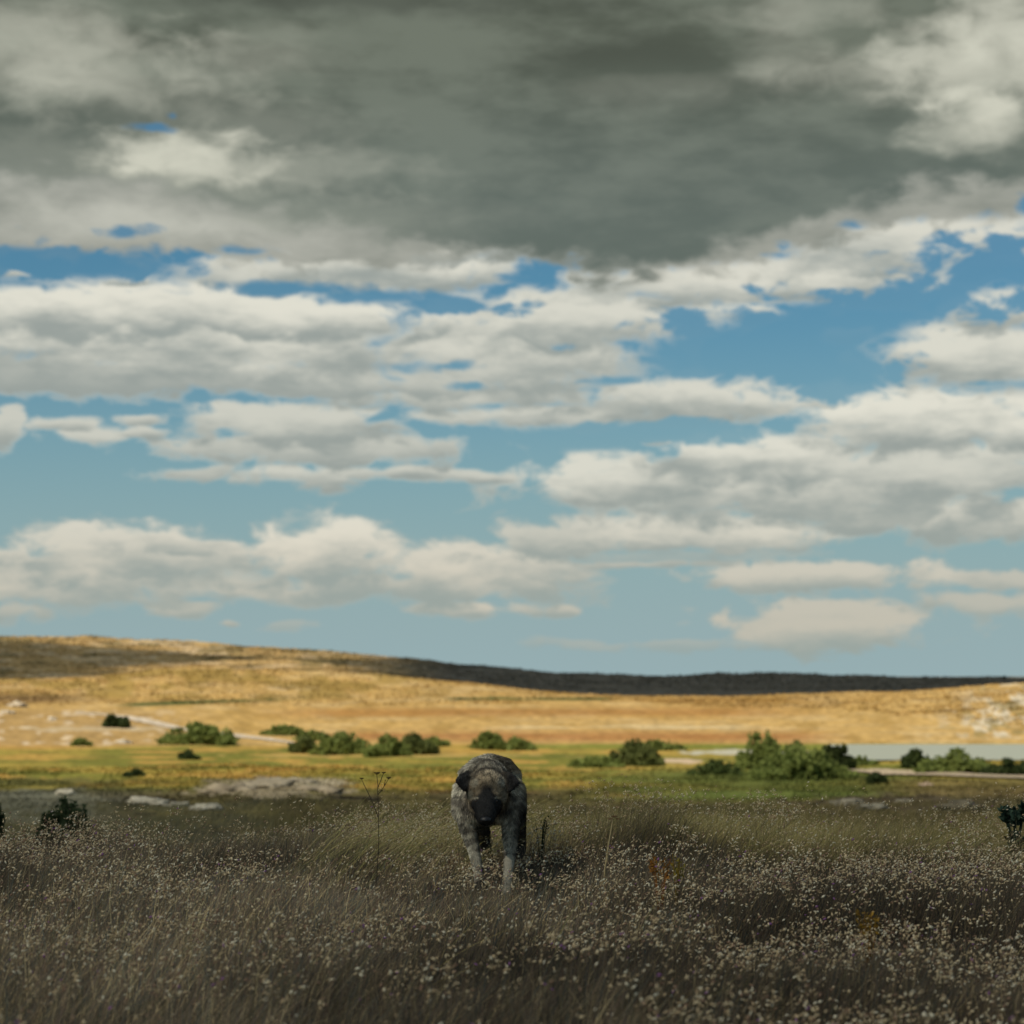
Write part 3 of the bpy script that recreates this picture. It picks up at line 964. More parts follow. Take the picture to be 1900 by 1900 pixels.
def rock(px, row, wpx, hpx, label, group, colr, ymin=30):
    g = ground_at(px, row, ymin)
    k = g.y / FPX
    Wd, H = wpx * k, hpx * k
    bm = bmesh.new()
    bmesh.ops.create_icosphere(bm, subdivisions=4, radius=1.0)
    off = Vector((random.uniform(-50, 50), random.uniform(-50, 50), 0))
    for v in bm.verts:
        n_ = v.co.normalized()
        d = mnoise.fractal(n_ * 1.6 + off, 1.0, 2.0, 4) * .45 + mnoise.fractal(n_ * 6 + off, 1.0, 2.0, 3) * .09
        cell = mnoise.voronoi(n_ * 1.9 + off)[0][0]
        s_ = 1 + d + (cell - .4) * .35
        v.co = Vector((n_.x * Wd * .5 * s_, n_.y * max(Wd * .35, H * .8) * s_, n_.z * H * s_))
        if v.co.z < -H * .4: v.co.z = -H * .4
    me = bpy.data.meshes.new('rock')
    ca = None
    bm.to_mesh(me)
    bm.free()
    at = me.color_attributes.new('tone', 'FLOAT_COLOR', 'POINT')
    for i, v in enumerate(me.vertices):
        s_ = .8 + .4 * mnoise.noise(v.co * (3.0 / max(Wd, .01)) + off)
        at.data[i].color = (colr[0] * s_, colr[1] * s_, colr[2] * s_, 1)
    for pl in me.polygons: pl.use_smooth = True
    me.materials.append(m_rock)
    o = bpy.data.objects.new('rock', me)
    col.objects.link(o)
    o.location = g
    o.rotation_euler = (0, 0, random.uniform(-.3, .3))
    tag(o, label, 'rock', group)


GR = 'pale rocks on the bank behind the meadow'
pale = (.50, .46, .36)
tan = (.36, .30, .21)
RK = [
    (270, 1493, 70, 12, 'long white rock on the bank, leftmost of the white row at left', pale),
    (330, 1498, 46, 9, 'small white rock in the middle of the white row at left', pale),
    (382, 1502, 64, 9, 'flat white rock, rightmost of the white row at left', pale),
    (120, 1474, 34, 9, 'small white rock just above the dark leaning bush at left', pale),
    (425, 1470, 90, 13, 'low tan slab at the left end of the stony outcrop', tan),
    (490, 1462, 110, 14, 'broad pale slab in the middle of the stony outcrop', (.42, .36, .26)),
    (545, 1452, 80, 8, 'thin slab along the top of the stony outcrop', (.42, .36, .26)),
    (590, 1470, 90, 11, 'flat slab at the right end of the stony outcrop', tan),
    (1575, 1494, 60, 12, 'grey slab on the brown bank at right, left one of a close pair', (.32, .29, .22)),
    (1620, 1501, 56, 10, 'grey slab on the brown bank at right, right one of a close pair', (.32, .29, .22)),
    (1675, 1489, 34, 6, 'small grey stone on the brown bank right of the slab pair', (.32, .29, .22)),
    (1780, 1502, 90, 13, 'wide dull slab on the brown bank near the dark spiky plant', (.22, .19, .13)),
    (1718, 1459, 26, 6, 'small pinkish stone in the dry grass below the right track', (.48, .36, .27)),
    (30, 1312, 34, 9, 'pale boulder on the far left slope above the round bush', (.55, .46, .34)),
    (97, 1337, 14, 6, 'little white stone on the left slope, left of the round bush', (.62, .54, .42)),
    (228, 1379, 26, 6, 'white stone at the foot of the left slope beside the yellow field', (.62, .54, .42)),
    (13, 1324, 26, 5, 'low pale stone at the left edge of the photo', (.55, .46, .34)),
]
for (px, row, w, h, lab, colr) in RK:
    rock(px, row, w, h, lab, GR if row > 1440 else 'pale stones on the left slope', colr)
# ------------------------------------------------------------------ meadow grass, seed heads
m_grass = tone_material('grass_blades', 0.75, spec=.2, transl=.3)
m_seed = tone_material('seed_husks', 0.8, spec=.1, transl=.35)


def blades(bx, by, h, w, lean, bend, az_, cols, name, mat, seg=3, parent=None, bz=None):
    """one tapering, bending blade per entry"""
    n = len(bx)
    bz = height(bx, by) if bz is None else bz
    face = rng.uniform(0, math.pi, n)
    wx, wy = np.cos(face), np.sin(face)
    lx, ly = np.cos(az_), np.sin(az_)
    rows_, cc = [], []
    for i in range(seg + 1):
        t = i / seg
        off = h * (lean * t + bend * t * t)
        zz = h * (t - .28 * bend * t * t)
        cx, cy, cz = bx + lx * off, by + ly * off, bz - .01 + zz
        if i == seg:
            rows_.append(np.stack([cx, cy, cz], 1)[:, None])
        else:
            ww = w * .5 * (1 - .55 * t)
            rows_.append(np.stack([np.stack([cx - wx * ww, cy - wy * ww, cz], 1), np.stack([cx + wx * ww, cy + wy * ww, cz], 1)], 1))
    v = np.concatenate(rows_, 1)
    k = v.shape[1]
    base = (np.arange(n) * k)[:, None]
    q_ = np.concatenate([base + np.array([2 * i, 2 * i + 1, 2 * i + 3, 2 * i + 2]) for i in range(seg - 1)], 0)
    t_ = base + np.array([2 * seg - 2, 2 * seg - 1, 2 * seg])
    cc = np.repeat(cols, k, axis=0)
    return mesh_obj(name, v.reshape(-1, 3), [q_, t_], mat, parent, colors=cc)


def wedge(n, y0, y1, margin=1.9, logy=False):
    if logy:
        y = np.exp(rng.uniform(math.log(y0), math.log(y1), n))
        x = rng.uniform(-1, 1, n) * (.262 * y + margin)
    else:
        y = rng.uniform(y0, y1, n * 3)
        x = rng.uniform(-1, 1, n * 3) * (.262 * y1 + margin)
        k = np.abs(x) < .262 * y + margin
        x, y = x[k][:n], y[k][:n]
    return x, y


def meadow_h(x, y):
    px = 950 + FPX * x / y
    h = .07 + .17 * sstep(fbm(x / .8, y / .8, 101, 3), .3, .7) + .12 * sstep(fbm(x / .22, y / .22, 103, 2), .35, .75)
    h = h + .15 * sstep(y, 12.5, 14) * (.45 + .55 * sstep(px, 420, 620)) * (fbm(x / .7 + 3, y / .7, 105, 3) - .35) * 1.6
    h = h + .07 * sstep(y, 12.0, 13.2) * sstep(px, 500, 760) + .03 * sstep(y, 12.0, 13)
    # trodden patch where the dog stands
    d = np.hypot((x + .13) / .75, (y - 11.7) / 1.5)
    d2 = np.hypot((x + .10) / .45, (y - 10.2) / .7)
    h = h * (1 - .40 * (1 - sstep(d, .6, 1.2))) * (1 - .15 * (1 - sstep(d2, .6, 1.3)))
    return h


def pick(n, cols, wts):
    w_ = np.array(wts, float); w_ /= w_.sum()
    return np.array(cols)[rng.choice(len(cols), n, p=w_)]


def meadow_cols(x, y, n):
    px = 950 + FPX * x / y
    c = pick(n, [(.088, .064, .048), (.072, .064, .036), (.128, .097, .060), (.30, .24, .13), (.050, .058, .052)], [4, 3, 3, 1.4, 2.6])
    pn = fbm(x / 1.6, y / 1.6, 111, 3)[:, None]
    pn2 = fbm(x / .45 + 9, y / .6, 117, 3)[:, None]
    c = c * (.75 + 1.9 * sstep(pn, .25, .75)) * (.55 + 1.1 * pn2)
    ye = (sstep(y, 12.6, 14.2) * sstep(px, 520, 800))[:, None]  # yellow straw behind the dog, its tone raised to stand in for stronger sun
    yc = pick(n, [(.52, .42, .16), (.38, .33, .12), (.60, .50, .24), (.20, .20, .07)], [4, 4, 3, 1.4])
    yc = yc * (1 - .35 * sstep(px, 1450, 1700)[:, None])
    return c * (1 - ye) + yc * ye


NB_ = 340000
x, y = wedge(NB_, 3.2, 17.5)
n = len(x)
h = meadow_h(x, y) * rng.uniform(.45, 1.1, n)
# thin, open places where the dark litter shows
keep = (fbm(x / .55, y / .55, 107, 3) > .36) | (rng.random(n) < .45)
x, y, h = x[keep], y[keep], h[keep]
n = len(x)
o = blades(x, y, h, rng.uniform(.0016, .0042, n), rng.normal(.12, .3, n), rng.uniform(.0, .7, n), rng.normal(.1, .9, n), meadow_cols(x, y, n), 'meadow_grass', m_grass)
tag(o, 'dark dry brown and purple meadow grass covering the whole foreground around the dog', 'grass', kind='stuff')

# bank grass, growing coarser with distance
x, y = wedge(110000, 15.5, 62, 2.5, True)
n = len(x)
px_ = 950 + FPX * x / y
cn = fbm(x / 2.4, y / 3.5, 121, 4)[:, None]
bc = np.where(rng.random((n, 1)) < .5, C(.19, .155, .06), C(.10, .088, .04)) * (1 - sstep(cn, .42, .6)) + np.where(rng.random((n, 1)) < .5, C(.33, .27, .10), C(.20, .18, .06)) * sstep(cn, .42, .6)
lf = (1 - sstep(px_, 420, 560))[:, None]
bc = bc * (1 - lf * .6) + C(.13, .13, .09) * lf * .6
rt = (sstep(px_, 1350, 1600))[:, None]
bc = bc * (1 - rt * .45) + C(.13, .09, .05) * rt * .45
md = (np.exp(-((px_ - 680) / 150) ** 2) * (1 - sstep(y, 32, 45)))[:, None]
bc = bc * (1 - md * .6) + C(.045, .06, .025) * md * .6
hb = (.16 + .22 * fbm(x / 3, y / 3, 125, 3)) * rng.uniform(.5, 1.1, n)
hb = hb * (1 - .25 * lf[:, 0])
o = blades(x, y, hb, .00028 * y * rng.uniform(.6, 1.5, n), rng.normal(.25, .25, n), rng.uniform(.1, .8, n), rng.normal(0, .6, n), bc, 'bank_grass', m_grass)
tag(o, 'brown and straw coloured grass on the bank that falls away behind the meadow', 'grass', kind='stuff')

# tussocks over the valley floor, the fields and the slopes, in the colours of the ground they grow from
x, y = wedge(230000, 60, 1600, 6, True)
z = height(x, y)
n = len(x)
gc = ground_color(x, y, z)
px_, rw_ = project(x, y, z)
onpath = (px_ > 1570) & (np.abs(rw_ - (1433 + (px_ - 1600) * .04)) < 7)
onpath |= (px_ > 165) & (px_ < 555) & (np.abs(rw_ - np.interp(px_, [140, 190, 230, 270, 310, 345, 390, 450, 500, 545], [1322, 1326, 1331, 1338, 1347, 1354, 1361, 1367, 1373, 1379])) < 6)
kp = (z > LAKE_Z + .02) & ~onpath & (fbm(x / y * 55, np.log(y) * 26, 141, 3) > .34)
x, y, z, gc = x[kp], y[kp], z[kp], gc[kp]
n = len(x)
tk = np.where(rng.random(n) < .07, .6, 1.0)[:, None]
o = blades(x, y, .0011 * y * rng.uniform(.4, 1.3, n) * (1 - .45 * sstep(y, 300, 700)), .0011 * y * rng.uniform(.5, 1.6, n), rng.normal(.3, .4, n), rng.uniform(0, .6, n), rng.normal(0, 1.2, n),
           gc * (1 + (rng.uniform(.72, 1.25, (n, 1)) - 1) * (1 - .4 * sstep(y, 200, 400))[:, None]) * tk, 'field_grass', m_grass, seg=2, bz=z)
tag(o, 'gold, straw and olive tussocks covering the sunlit valley fields and slopes', 'grass', kind='stuff')

# long pale grasses bowing to the right at the back of the meadow
x = np.concatenate([P(1, 0, 12.4).x * 0 + rng.uniform(-1.35, -.2, 420), rng.uniform(.1, 3.6, 900), rng.uniform(-4, 4, 160)])
y = np.concatenate([rng.uniform(11.9, 13.6, 420), rng.uniform(12.6, 16, 900), rng.uniform(6, 15, 160)])
n = len(x)
hl = np.concatenate([rng.uniform(.34, .62, 420), rng.uniform(.28, .42, 900), rng.uniform(.2, .34, 160)])
o = blades(x, y, hl, rng.uniform(.003, .0048, n), rng.uniform(.1, .7, n), rng.uniform(.3, 1.2, n), rng.normal(0.0, .35, n),
           pick(n, [(.40, .34, .13), (.25, .25, .09), (.46, .39, .20)], [3, 2, 2]), 'long_grass', m_grass, seg=6)
tag(o, 'long yellow green grass blades bowing to the right beside and behind the dog', 'grass', kind='stuff')

# seed heads: little pale husks on thin stalks
x, y = wedge(56000, 3.2, 16.0)
px_ = 950 + FPX * x / y
den = .08 + .92 * sstep(fbm(x / .9, y / .9, 131, 3), .38, .58) * (.35 + .65 * sstep(fbm(x / .3, y / .3, 133, 2), .4, .6))
den = den * (1 - .6 * sstep(y, 12.8, 14) * (1 - sstep(px_, 1250, 1450)) * sstep(px_, 900, 1000)) * (1 - .6 * sstep(y, 8.5, 5.5))
k = rng.random(len(x)) < den
x, y = x[k], y[k]
n = len(x)
hs = meadow_h(x, y) * rng.uniform(.75, 1.2, n) + .015
lean = rng.normal(.15, .25, n); bend = rng.uniform(0, .4, n); azs = rng.normal(.1, .8, n)
stalks = blades(x, y, hs, np.full(n, .0018), lean, bend, azs, pick(n, [(.12, .095, .06), (.085, .06, .05)], [1, 1]), 'seed_stalks', m_grass)
tag(stalks, 'thin dry stalks that carry the pale seed heads across the dark meadow', 'grass', kind='stuff')
tipx = x + np.cos(azs) * hs * (lean + bend); tipy = y + np.sin(azs) * hs * (lean + bend); tipz = height(x, y) + hs * (1 - .28 * bend)
cnt = rng.integers(2, 6, n)
ii = np.repeat(np.arange(n), cnt)
m = len(ii)
ctr = np.stack([tipx[ii], tipy[ii], tipz[ii]], 1) + rng.normal(size=(m, 3)) * np.array([.014, .014, .012])
ax = rng.normal(size=(m, 3)) * np.array([.8, .6, .5]) + np.array([.55, 0, .6]); ax /= np.linalg.norm(ax, axis=1)[:, None]
sd1 = np.cross(ax, rng.normal(size=(m, 3))); sd1 /= np.linalg.norm(sd1, axis=1)[:, None]
sd2 = np.cross(ax, sd1)
L_ = rng.uniform(.004, .0125, m)[:, None]; W_ = L_ * rng.uniform(.28, .5, m)[:, None]
v = np.stack([ctr - ax * L_, ctr + sd1 * W_, ctr + sd2 * W_ * .7, ctr - sd1 * W_, ctr - sd2 * W_ * .7, ctr + ax * L_], 1).reshape(-1, 3)
b6 = (np.arange(m) * 6)[:, None]
tri = np.concatenate([b6 + np.array(t) for t in ((0, 2, 1), (0, 3, 2), (0, 4, 3), (0, 1, 4), (5, 1, 2), (5, 2, 3), (5, 3, 4), (5, 4, 1))], 0)
sc_ = pick(m, [(.78, .66, .44), (.60, .47, .29), (.85, .79, .62), (.34, .22, .15), (.34, .15, .38)], [4, 5, 2.6, 2.5, .2])
o = mesh_obj('seed_heads', v, [tri], m_seed, colors=np.repeat(sc_, 6, axis=0))
tag(o, 'tiny pale seed heads sprinkled over the dark meadow grass', 'seed heads', kind='stuff')

# ------------------------------------------------------------------ single weeds that stand out
m_weed = tone_material('dry_weed', 0.85, spec=.1, transl=.1)


def weed_tube(name, root, o3, paths, r0, r1, colr):
    v, f = tubes([[tuple(Vector(p_) - o3) for p_ in pts] for pts in paths], r0, r1, 6)
    return mesh_obj(name, v, [f], m_weed, root, colors=np.tile(colr, (len(v), 1)), smooth=True)


def umbel(root, o3, at, r, colr, up=1.0, n=16):
    """shallow cup of small rays and florets"""
    vs, fs = [], []
    at = Vector(at) - o3
    pts = []
    for i in range(n):
        a = 2 * math.pi * i / n * 2.4
        rr = r * math.sqrt((i + .6) / n)
        tip = at + Vector((math.cos(a) * rr, math.sin(a) * rr, r * .55 * up + random.uniform(-.1, .1) * r))
        pts.append([tuple(at), tuple((at + tip) / 2 + Vector((math.cos(a), math.sin(a), -.4)) * r * .15), tuple(tip)])
        k = len(vs)
        s = r * .22
        for d in ((-s, 0, 0), (0, s, 0), (s, 0, 0), (0, -s, 0), (0, 0, s * .6), (0, 0, -s * .6)):
            vs.append(tuple(tip + Vector(d)))
        for t in ((0, 1, 4), (1, 2, 4), (2, 3, 4), (3, 0, 4), (1, 0, 5), (2, 1, 5), (3, 2, 5), (0, 3, 5)):
            fs.append(tuple(k + q_ for q_ in t))
    v2, f2 = tubes(pts, .0016, .0010, 4)
    v = np.concatenate([np.array(vs), v2])
    mesh_obj('flower_head', v, [np.array(fs), f2 + len(vs)], m_weed, root, colors=np.tile(colr, (len(v), 1)))


# dark umbel plant left of the dog
Yw = 11.3
g = P(704, 0, Yw); g.z = 0
root = empty('umbel_weed', g, 'dark dried weed with four flat flower heads standing left of the dog', 'weed')
top = lambda a, b, dy=0: P(a, b, Yw + dy)
stem0 = Vector((g.x, Yw, -.02))
weed_tube('stem', root, g, [[stem0, top(703, 1560), top(702, 1500), top(701, 1475)],
                            [top(701, 1475), top(701, 1455, .01), top(699, 1437, .02)],
                            [top(701, 1475), top(708, 1466, -.01), top(715, 1455, -.01), top(721, 1445, -.01)],
                            [top(706, 1450, .02), top(709, 1441, .03), top(712, 1435, .03)], [top(701, 1462, .02), top(704, 1454, .02), top(706, 1450, .02)],
                            [top(713, 1458), top(714, 1452), top(715, 1448)],
                            [top(703, 1520), top(692, 1490, .02), top(680, 1465, .03), top(675, 1455, .03), top(671, 1446, .03)]], .0024, .0015, (.05, .04, .028))
for (a, b, r_, dy) in ((699, 1437, .017, .02), (712, 1435, .012, .03), (721, 1445, .013, -.01), (671, 1446, .012, .03)):
    umbel(root, g, top(a, b, dy), r_, (.045, .03, .02))
umbel(root, g, top(708, 1468, -.01), .007, (.05, .035, .022))
umbel(root, g, top(715, 1448, 0), .005, (.05, .035, .022))

# straw stalk with a ragged brown head right of the dog
Yw = 10.9
g = P(1122, 0, Yw); g.z = 0
root = empty('dry_stalk', g, 'tall straw coloured stalk with a flat ragged brown head right of the dog', 'weed')
weed_tube('stem', root, g, [[Vector((g.x - .01, Yw, -.02)), top(1122, 1615), top(1127, 1580), top(1133, 1545), top(1137, 1522)], [top(1126, 1600), top(1128, 1580), top(1129, 1560)]], .0042, .0030, (.40, .32, .17))
for (a, b, r_) in ((1132, 1520, .012), (1139, 1516, .016), (1146, 1520, .012)):
    umbel(root, g, top(a, b), r_, (.17, .095, .055), .5)


def leafy(px, Yw, rtop, rbase, label, name, lc, hw, nl=90):
    g = P(px, 0, Yw); g.z = float(height(g.x, Yw))
    root = empty(name, g, label, 'weed')
    zt = P(px, rtop, Yw).z - g.z
    st = []
    for i in range(7):
        dx_ = random.uniform(-1, 1) * hw
        st.append([(dx_ * .1, 0, -.02), (dx_ * .4, random.uniform(-.02, .02), zt * .5), (dx_, random.uniform(-.04, .04), zt * random.uniform(.8, 1))])
    v, f = tubes(st, .003, .0015, 5)
    mesh_obj('stem', v, [f], m_weed, root, colors=np.tile((lc[0] * .8, lc[1] * .7, lc[2] * .8), (len(v), 1)), smooth=True)
    P3 = []
    for i in range(nl):
        s_ = random.choice(st); t = random.uniform(.35, 1)
        a = Vector(s_[1]).lerp(Vector(s_[2]), t)
        P3.append(a + Vector((random.gauss(0, .012), random.gauss(0, .012), random.gauss(0, .01))))
    c = np.array([tuple(p_) for p_ in P3]); n_ = len(c)
    a = rng.normal(size=(n_, 3)); a /= np.linalg.norm(a, axis=1)[:, None]
    b = np.cross(a, rng.normal(size=(n_, 3))); b /= np.linalg.norm(b, axis=1)[:, None]
    s1 = rng.uniform(.008, .016, n_)[:, None]; s2 = s1 * .35
    v = np.stack([c - a * s1, c - b * s2, c + a * s1, c + b * s2], 1).reshape(-1, 3)
    mesh_obj('leaves', v, [np.arange(n_ * 4).reshape(-1, 4)], m_weed, root, colors=np.repeat(np.array(lc)[None] * rng.uniform(.6, 1.4, (n_, 1)), 4, axis=0))
    return root


leafy(1216, 10.6, 1580, 1690, 'bright orange leafy weed standing out of the grass right of the dog', 'orange_weed', (.27, .12, .02), .065, 110)
leafy(1246, 10.6, 1582, 1660, 'small yellow topped weed touching the orange weed', 'yellow_weed', (.24, .19, .03), .025, 40)
leafy(1588, 8.6, 1688, 1740, 'low ochre weed nearest to the camera in the right foreground', 'ochre_weed', (.22, .13, .02), .06, 80)
leafy(1002, 12.4, 1515, 1560, 'small dark green sprig beside the right hip of the dog', 'green_sprig', (.035, .06, .022), .04, 50)
# spiky dark plant at the right
g = gp(1856, 0, 13.8)
root = empty('spiky_plant', g, 'dark blue green spiky plant near the right edge behind the meadow', 'plant')
zt = P(1856, 1484, 13.8).z - g.z
st, lv = [], []
for i in range(6):
    dx_ = random.uniform(-.05, .05)
    st.append([(dx_ * .2, 0, -.02), (dx_ * .6, 0, zt * .55), (dx_ * 1.5, random.uniform(-.05, .05), zt * random.uniform(.7, .92))])
v, f = tubes(st, .010, .005, 6)
mesh_obj('stem', v, [f], m_weed, root, colors=np.tile((.02, .035, .022), (len(v), 1)), smooth=True)
n_ = 420
sidx = rng.integers(0, 6, n_); tt = rng.uniform(.3, 1, n_)
c = np.array([tuple(Vector(st[s_][1]).lerp(Vector(st[s_][2]), t) if t > .5 else Vector(st[s_][0]).lerp(Vector(st[s_][1]), t * 2)) for s_, t in zip(sidx, tt)])
d = rng.normal(size=(n_, 3)) * np.array([1, .8, .4]) + np.array([0, 0, .8]); d /= np.linalg.norm(d, axis=1)[:, None]
b = np.cross(d, rng.normal(size=(n_, 3))); b /= np.linalg.norm(b, axis=1)[:, None]
s1 = rng.uniform(.03, .065, n_)[:, None]
v = np.stack([c, c + d * s1 * .5 - b * .016, c + d * s1, c + d * s1 * .5 + b * .016], 1).reshape(-1, 3)
mesh_obj('leaves', v, [np.arange(n_ * 4).reshape(-1, 4)], m_weed, root, colors=np.repeat(np.array((.030, .052, .036))[None] * rng.uniform(.6, 1.5, (n_, 1)), 4, axis=0))
# ------------------------------------------------------------------ the dog
def dog():
    base = P(905, 0, 11.7); base.z = 0
    LIGHT = (.285, .265, .21); COAT = (.19, .165, .122); GREY = (.235, .215, .170); DARK = (.055, .047, .039); BLACK = (.018, .018, .018)
    TAN = (.235, .185, .120)
    # (photo column, photo row, distance, radius) per joint, then the coat colour along the limb
    seg = []

    def s(a, b, c1, c2=None):
        seg.append((a, b, c1, c2 or c1))
    # trunk
    s((921, 1450, 12.40, .140), (916, 1454, 12.10, .155), COAT, COAT)
    s((916, 1454, 12.10, .155), (907, 1462, 11.72, .180), COAT, GREY)
    s((907, 1462, 11.72, .180), (905, 1478, 11.62, .150), GREY)
    s((905, 1478, 11.62, .150), (906, 1490, 12.2, .125), COAT)
    s((940, 1472, 11.75, .10), (942, 1486, 12.3, .10), COAT, DARK)
    # neck, lowered
    s((904, 1450, 11.60, .130), (904, 1445, 11.42, .112), GREY, GREY)
    s((904, 1478, 11.55, .120), (904, 1478, 11.40, .100), COAT, TAN)
    # shoulders
    s((870, 1470, 11.66, .085), (866, 1500, 11.62, .078), COAT, GREY)
    s((942, 1468, 11.64, .088), (949, 1500, 11.60, .078), GREY, GREY)
    s((880, 1508, 11.56, .058), (926, 1508, 11.56, .060), GREY, TAN)
    # skull
    s((883, 1454, 11.35, .060), (925, 1454, 11.35, .060), TAN, TAN)
    s((904, 1446, 11.38, .088), (904, 1463, 11.30, .092), GREY, TAN)
    s((882, 1468, 11.32, .052), (926, 1468, 11.32, .052), TAN)
    s((884, 1480, 11.33, .050), (924, 1480, 11.33, .050), TAN)
    s((889, 1476, 11.235, .024), (898, 1474, 11.23, .022), TAN)        # brows
    s((919, 1476, 11.235, .024), (910, 1474, 11.23, .022), TAN)
    # muzzle
    s((903, 1474, 11.26, .056), (902, 1498, 11.20, .056), DARK, BLACK)
    s((902, 1498, 11.20, .056), (901, 1517, 11.145, .046), BLACK)
    s((892, 1500, 11.22, .036), (893, 1517, 11.19, .030), BLACK)       # flews
    s((911, 1500, 11.22, .036), (909, 1517, 11.19, .030), BLACK)
    s((888, 1492, 11.27, .040), (916, 1492, 11.27, .040), DARK)
    # folded ears
    s((870, 1439, 11.35, .027), (858, 1443, 11.32, .021), BLACK, BLACK)
    s((858, 1443, 11.32, .021), (849, 1450, 11.28, .013), BLACK)
    s((864, 1444, 11.32, .022), (861, 1466, 11.28, .011), BLACK)
    s((850, 1451, 11.28, .012), (861, 1466, 11.28, .010), BLACK)
    s((938, 1440, 11.35, .027), (951, 1446, 11.32, .021), BLACK, BLACK)
    s((951, 1446, 11.32, .021), (960, 1453, 11.28, .013), BLACK)
    s((945, 1446, 11.32, .022), (946, 1467, 11.28, .011), BLACK)
    s((959, 1454, 11.28, .012), (947, 1467, 11.28, .010), BLACK)
    # front leg on the left of the photo
    s((868, 1500, 11.60, .068), (868, 1534, 11.58, .043), LIGHT)
    s((868, 1534, 11.58, .043), (880, 1580, 11.53, .032), LIGHT)
    s((880, 1580, 11.53, .032), (889, 1622, 11.48, .026), LIGHT)
    s((889, 1622, 11.48, .026), (892, 1642, 11.44, .036), LIGHT)
    for dx_ in (-8, -2.5, 3, 8):
        s((892 + dx_ * .7, 1643, 11.43, .017), (892 + dx_, 1649, 11.385, .014), LIGHT)
    # front leg on the right of the photo
    s((948, 1500, 11.58, .072), (948, 1532, 11.54, .045), GREY)
    s((948, 1532, 11.54, .045), (947, 1580, 11.46, .033), GREY)
    s((947, 1580, 11.46, .033), (942, 1624, 11.38, .027), GREY, LIGHT)
    s((942, 1624, 11.38, .027), (938, 1646, 11.33, .037), LIGHT)
    for dx_ in (-8, -2.5, 3, 8):
        s((938 + dx_ * .7, 1650, 11.31, .017), (937 + dx_, 1657, 11.27, .014), LIGHT)
    # hind leg seen between the front legs
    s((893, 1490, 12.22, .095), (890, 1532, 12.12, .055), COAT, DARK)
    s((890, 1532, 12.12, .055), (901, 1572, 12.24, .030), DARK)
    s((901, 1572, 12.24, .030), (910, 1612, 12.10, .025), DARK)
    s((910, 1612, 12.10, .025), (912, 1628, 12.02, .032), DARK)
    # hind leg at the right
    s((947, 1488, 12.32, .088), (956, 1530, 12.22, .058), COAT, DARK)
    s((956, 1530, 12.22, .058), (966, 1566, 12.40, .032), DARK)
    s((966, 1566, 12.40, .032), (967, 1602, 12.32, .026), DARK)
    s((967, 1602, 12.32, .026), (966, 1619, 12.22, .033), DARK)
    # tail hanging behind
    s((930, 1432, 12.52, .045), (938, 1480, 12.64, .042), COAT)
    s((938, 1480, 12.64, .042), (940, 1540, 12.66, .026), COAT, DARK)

    # spheres strung along every segment
    bm0 = bmesh.new()
    bmesh.ops.create_icosphere(bm0, subdivisions=2, radius=1.0)
    sv = np.array([tuple(v.co) for v in bm0.verts]); sf_ = np.array([[v.index for v in f.verts] for f in bm0.faces])
    bm0.free()
    cs, rs, colr = [], [], []
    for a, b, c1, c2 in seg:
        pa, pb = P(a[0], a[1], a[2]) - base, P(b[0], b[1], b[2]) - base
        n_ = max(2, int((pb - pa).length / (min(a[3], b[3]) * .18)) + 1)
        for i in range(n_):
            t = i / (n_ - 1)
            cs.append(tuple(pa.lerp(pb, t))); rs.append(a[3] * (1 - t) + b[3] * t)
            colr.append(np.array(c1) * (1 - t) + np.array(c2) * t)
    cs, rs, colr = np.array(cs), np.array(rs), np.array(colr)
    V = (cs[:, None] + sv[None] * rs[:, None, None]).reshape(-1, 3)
    F = (np.arange(len(cs))[:, None, None] * len(sv) + sf_[None]).reshape(-1, 3)
    tmp = mesh_obj('tmp', V, [F], m_rock)
    md_ = tmp.modifiers.new('r', 'REMESH'); md_.mode = 'VOXEL'; md_.voxel_size = .0075
    sm = tmp.modifiers.new('s', 'SMOOTH'); sm.iterations = 5; sm.factor = .5
    dg = bpy.context.evaluated_depsgraph_get()
    me = bpy.data.meshes.new_from_object(tmp.evaluated_get(dg))
    me.name = 'dog_body'
    bpy.data.objects.remove(tmp)
    nv = len(me.vertices)
    co = np.empty(nv * 3, np.float32); me.vertices.foreach_get('co', co); co = co.reshape(-1, 3)
    # coat colour: blend of the nearest limbs
    colors = np.zeros((nv, 3))
    for i0 in range(0, nv, 4000):
        d = np.linalg.norm(co[i0:i0 + 4000, None] - cs[None], axis=2) - rs[None]
        w_ = np.exp(-np.clip(d - d.min(1)[:, None], 0, 1) / .010)
        colors[i0:i0 + 4000] = (w_[:, :, None] * colr[None]).sum(1) / w_.sum(1)[:, None]
    wpos = co + np.array(base)
    px, rw = project(wpos[:, 0], wpos[:, 1], wpos[:, 2])
    Yd = wpos[:, 1]

    def paint(mask, c_):
        m_ = np.clip(mask, 0, 1)[:, None]
        return colors * (1 - m_) + np.array(c_) * m_
    nz = fbm(co[:, 0] * 14, co[:, 2] * 14 + co[:, 1] * 9, 201, 4)
    hd = (Yd < 11.42)
    # dark saddle hairs over withers and back, in streaks that follow the shoulders
    up = np.clip((wpos[:, 2] - .60) / .12, 0, 1)
    streak = fbm(co[:, 0] * 9, co[:, 2] * 40, 207, 3)
    colors = paint(sstep(streak, .47, .62) * .75 * (~hd), DARK)
    colors = paint(sstep(fbm(co[:, 0] * 22, co[:, 2] * 22 + 9, 211, 3), .5, .66) * .5 * sstep(px, 915, 970) * (~hd), DARK)
    # dark arcs across the ruff over the skull
    # the ruff is paler where the ears stand against it
    for a in (848, 960):
        d = np.hypot((px - a) / 20, (rw - 1452) / 26)
        colors = paint((1 - sstep(d, .6, 1.2)) * (~hd) * (Yd < 12.0), (.42, .39, .31))
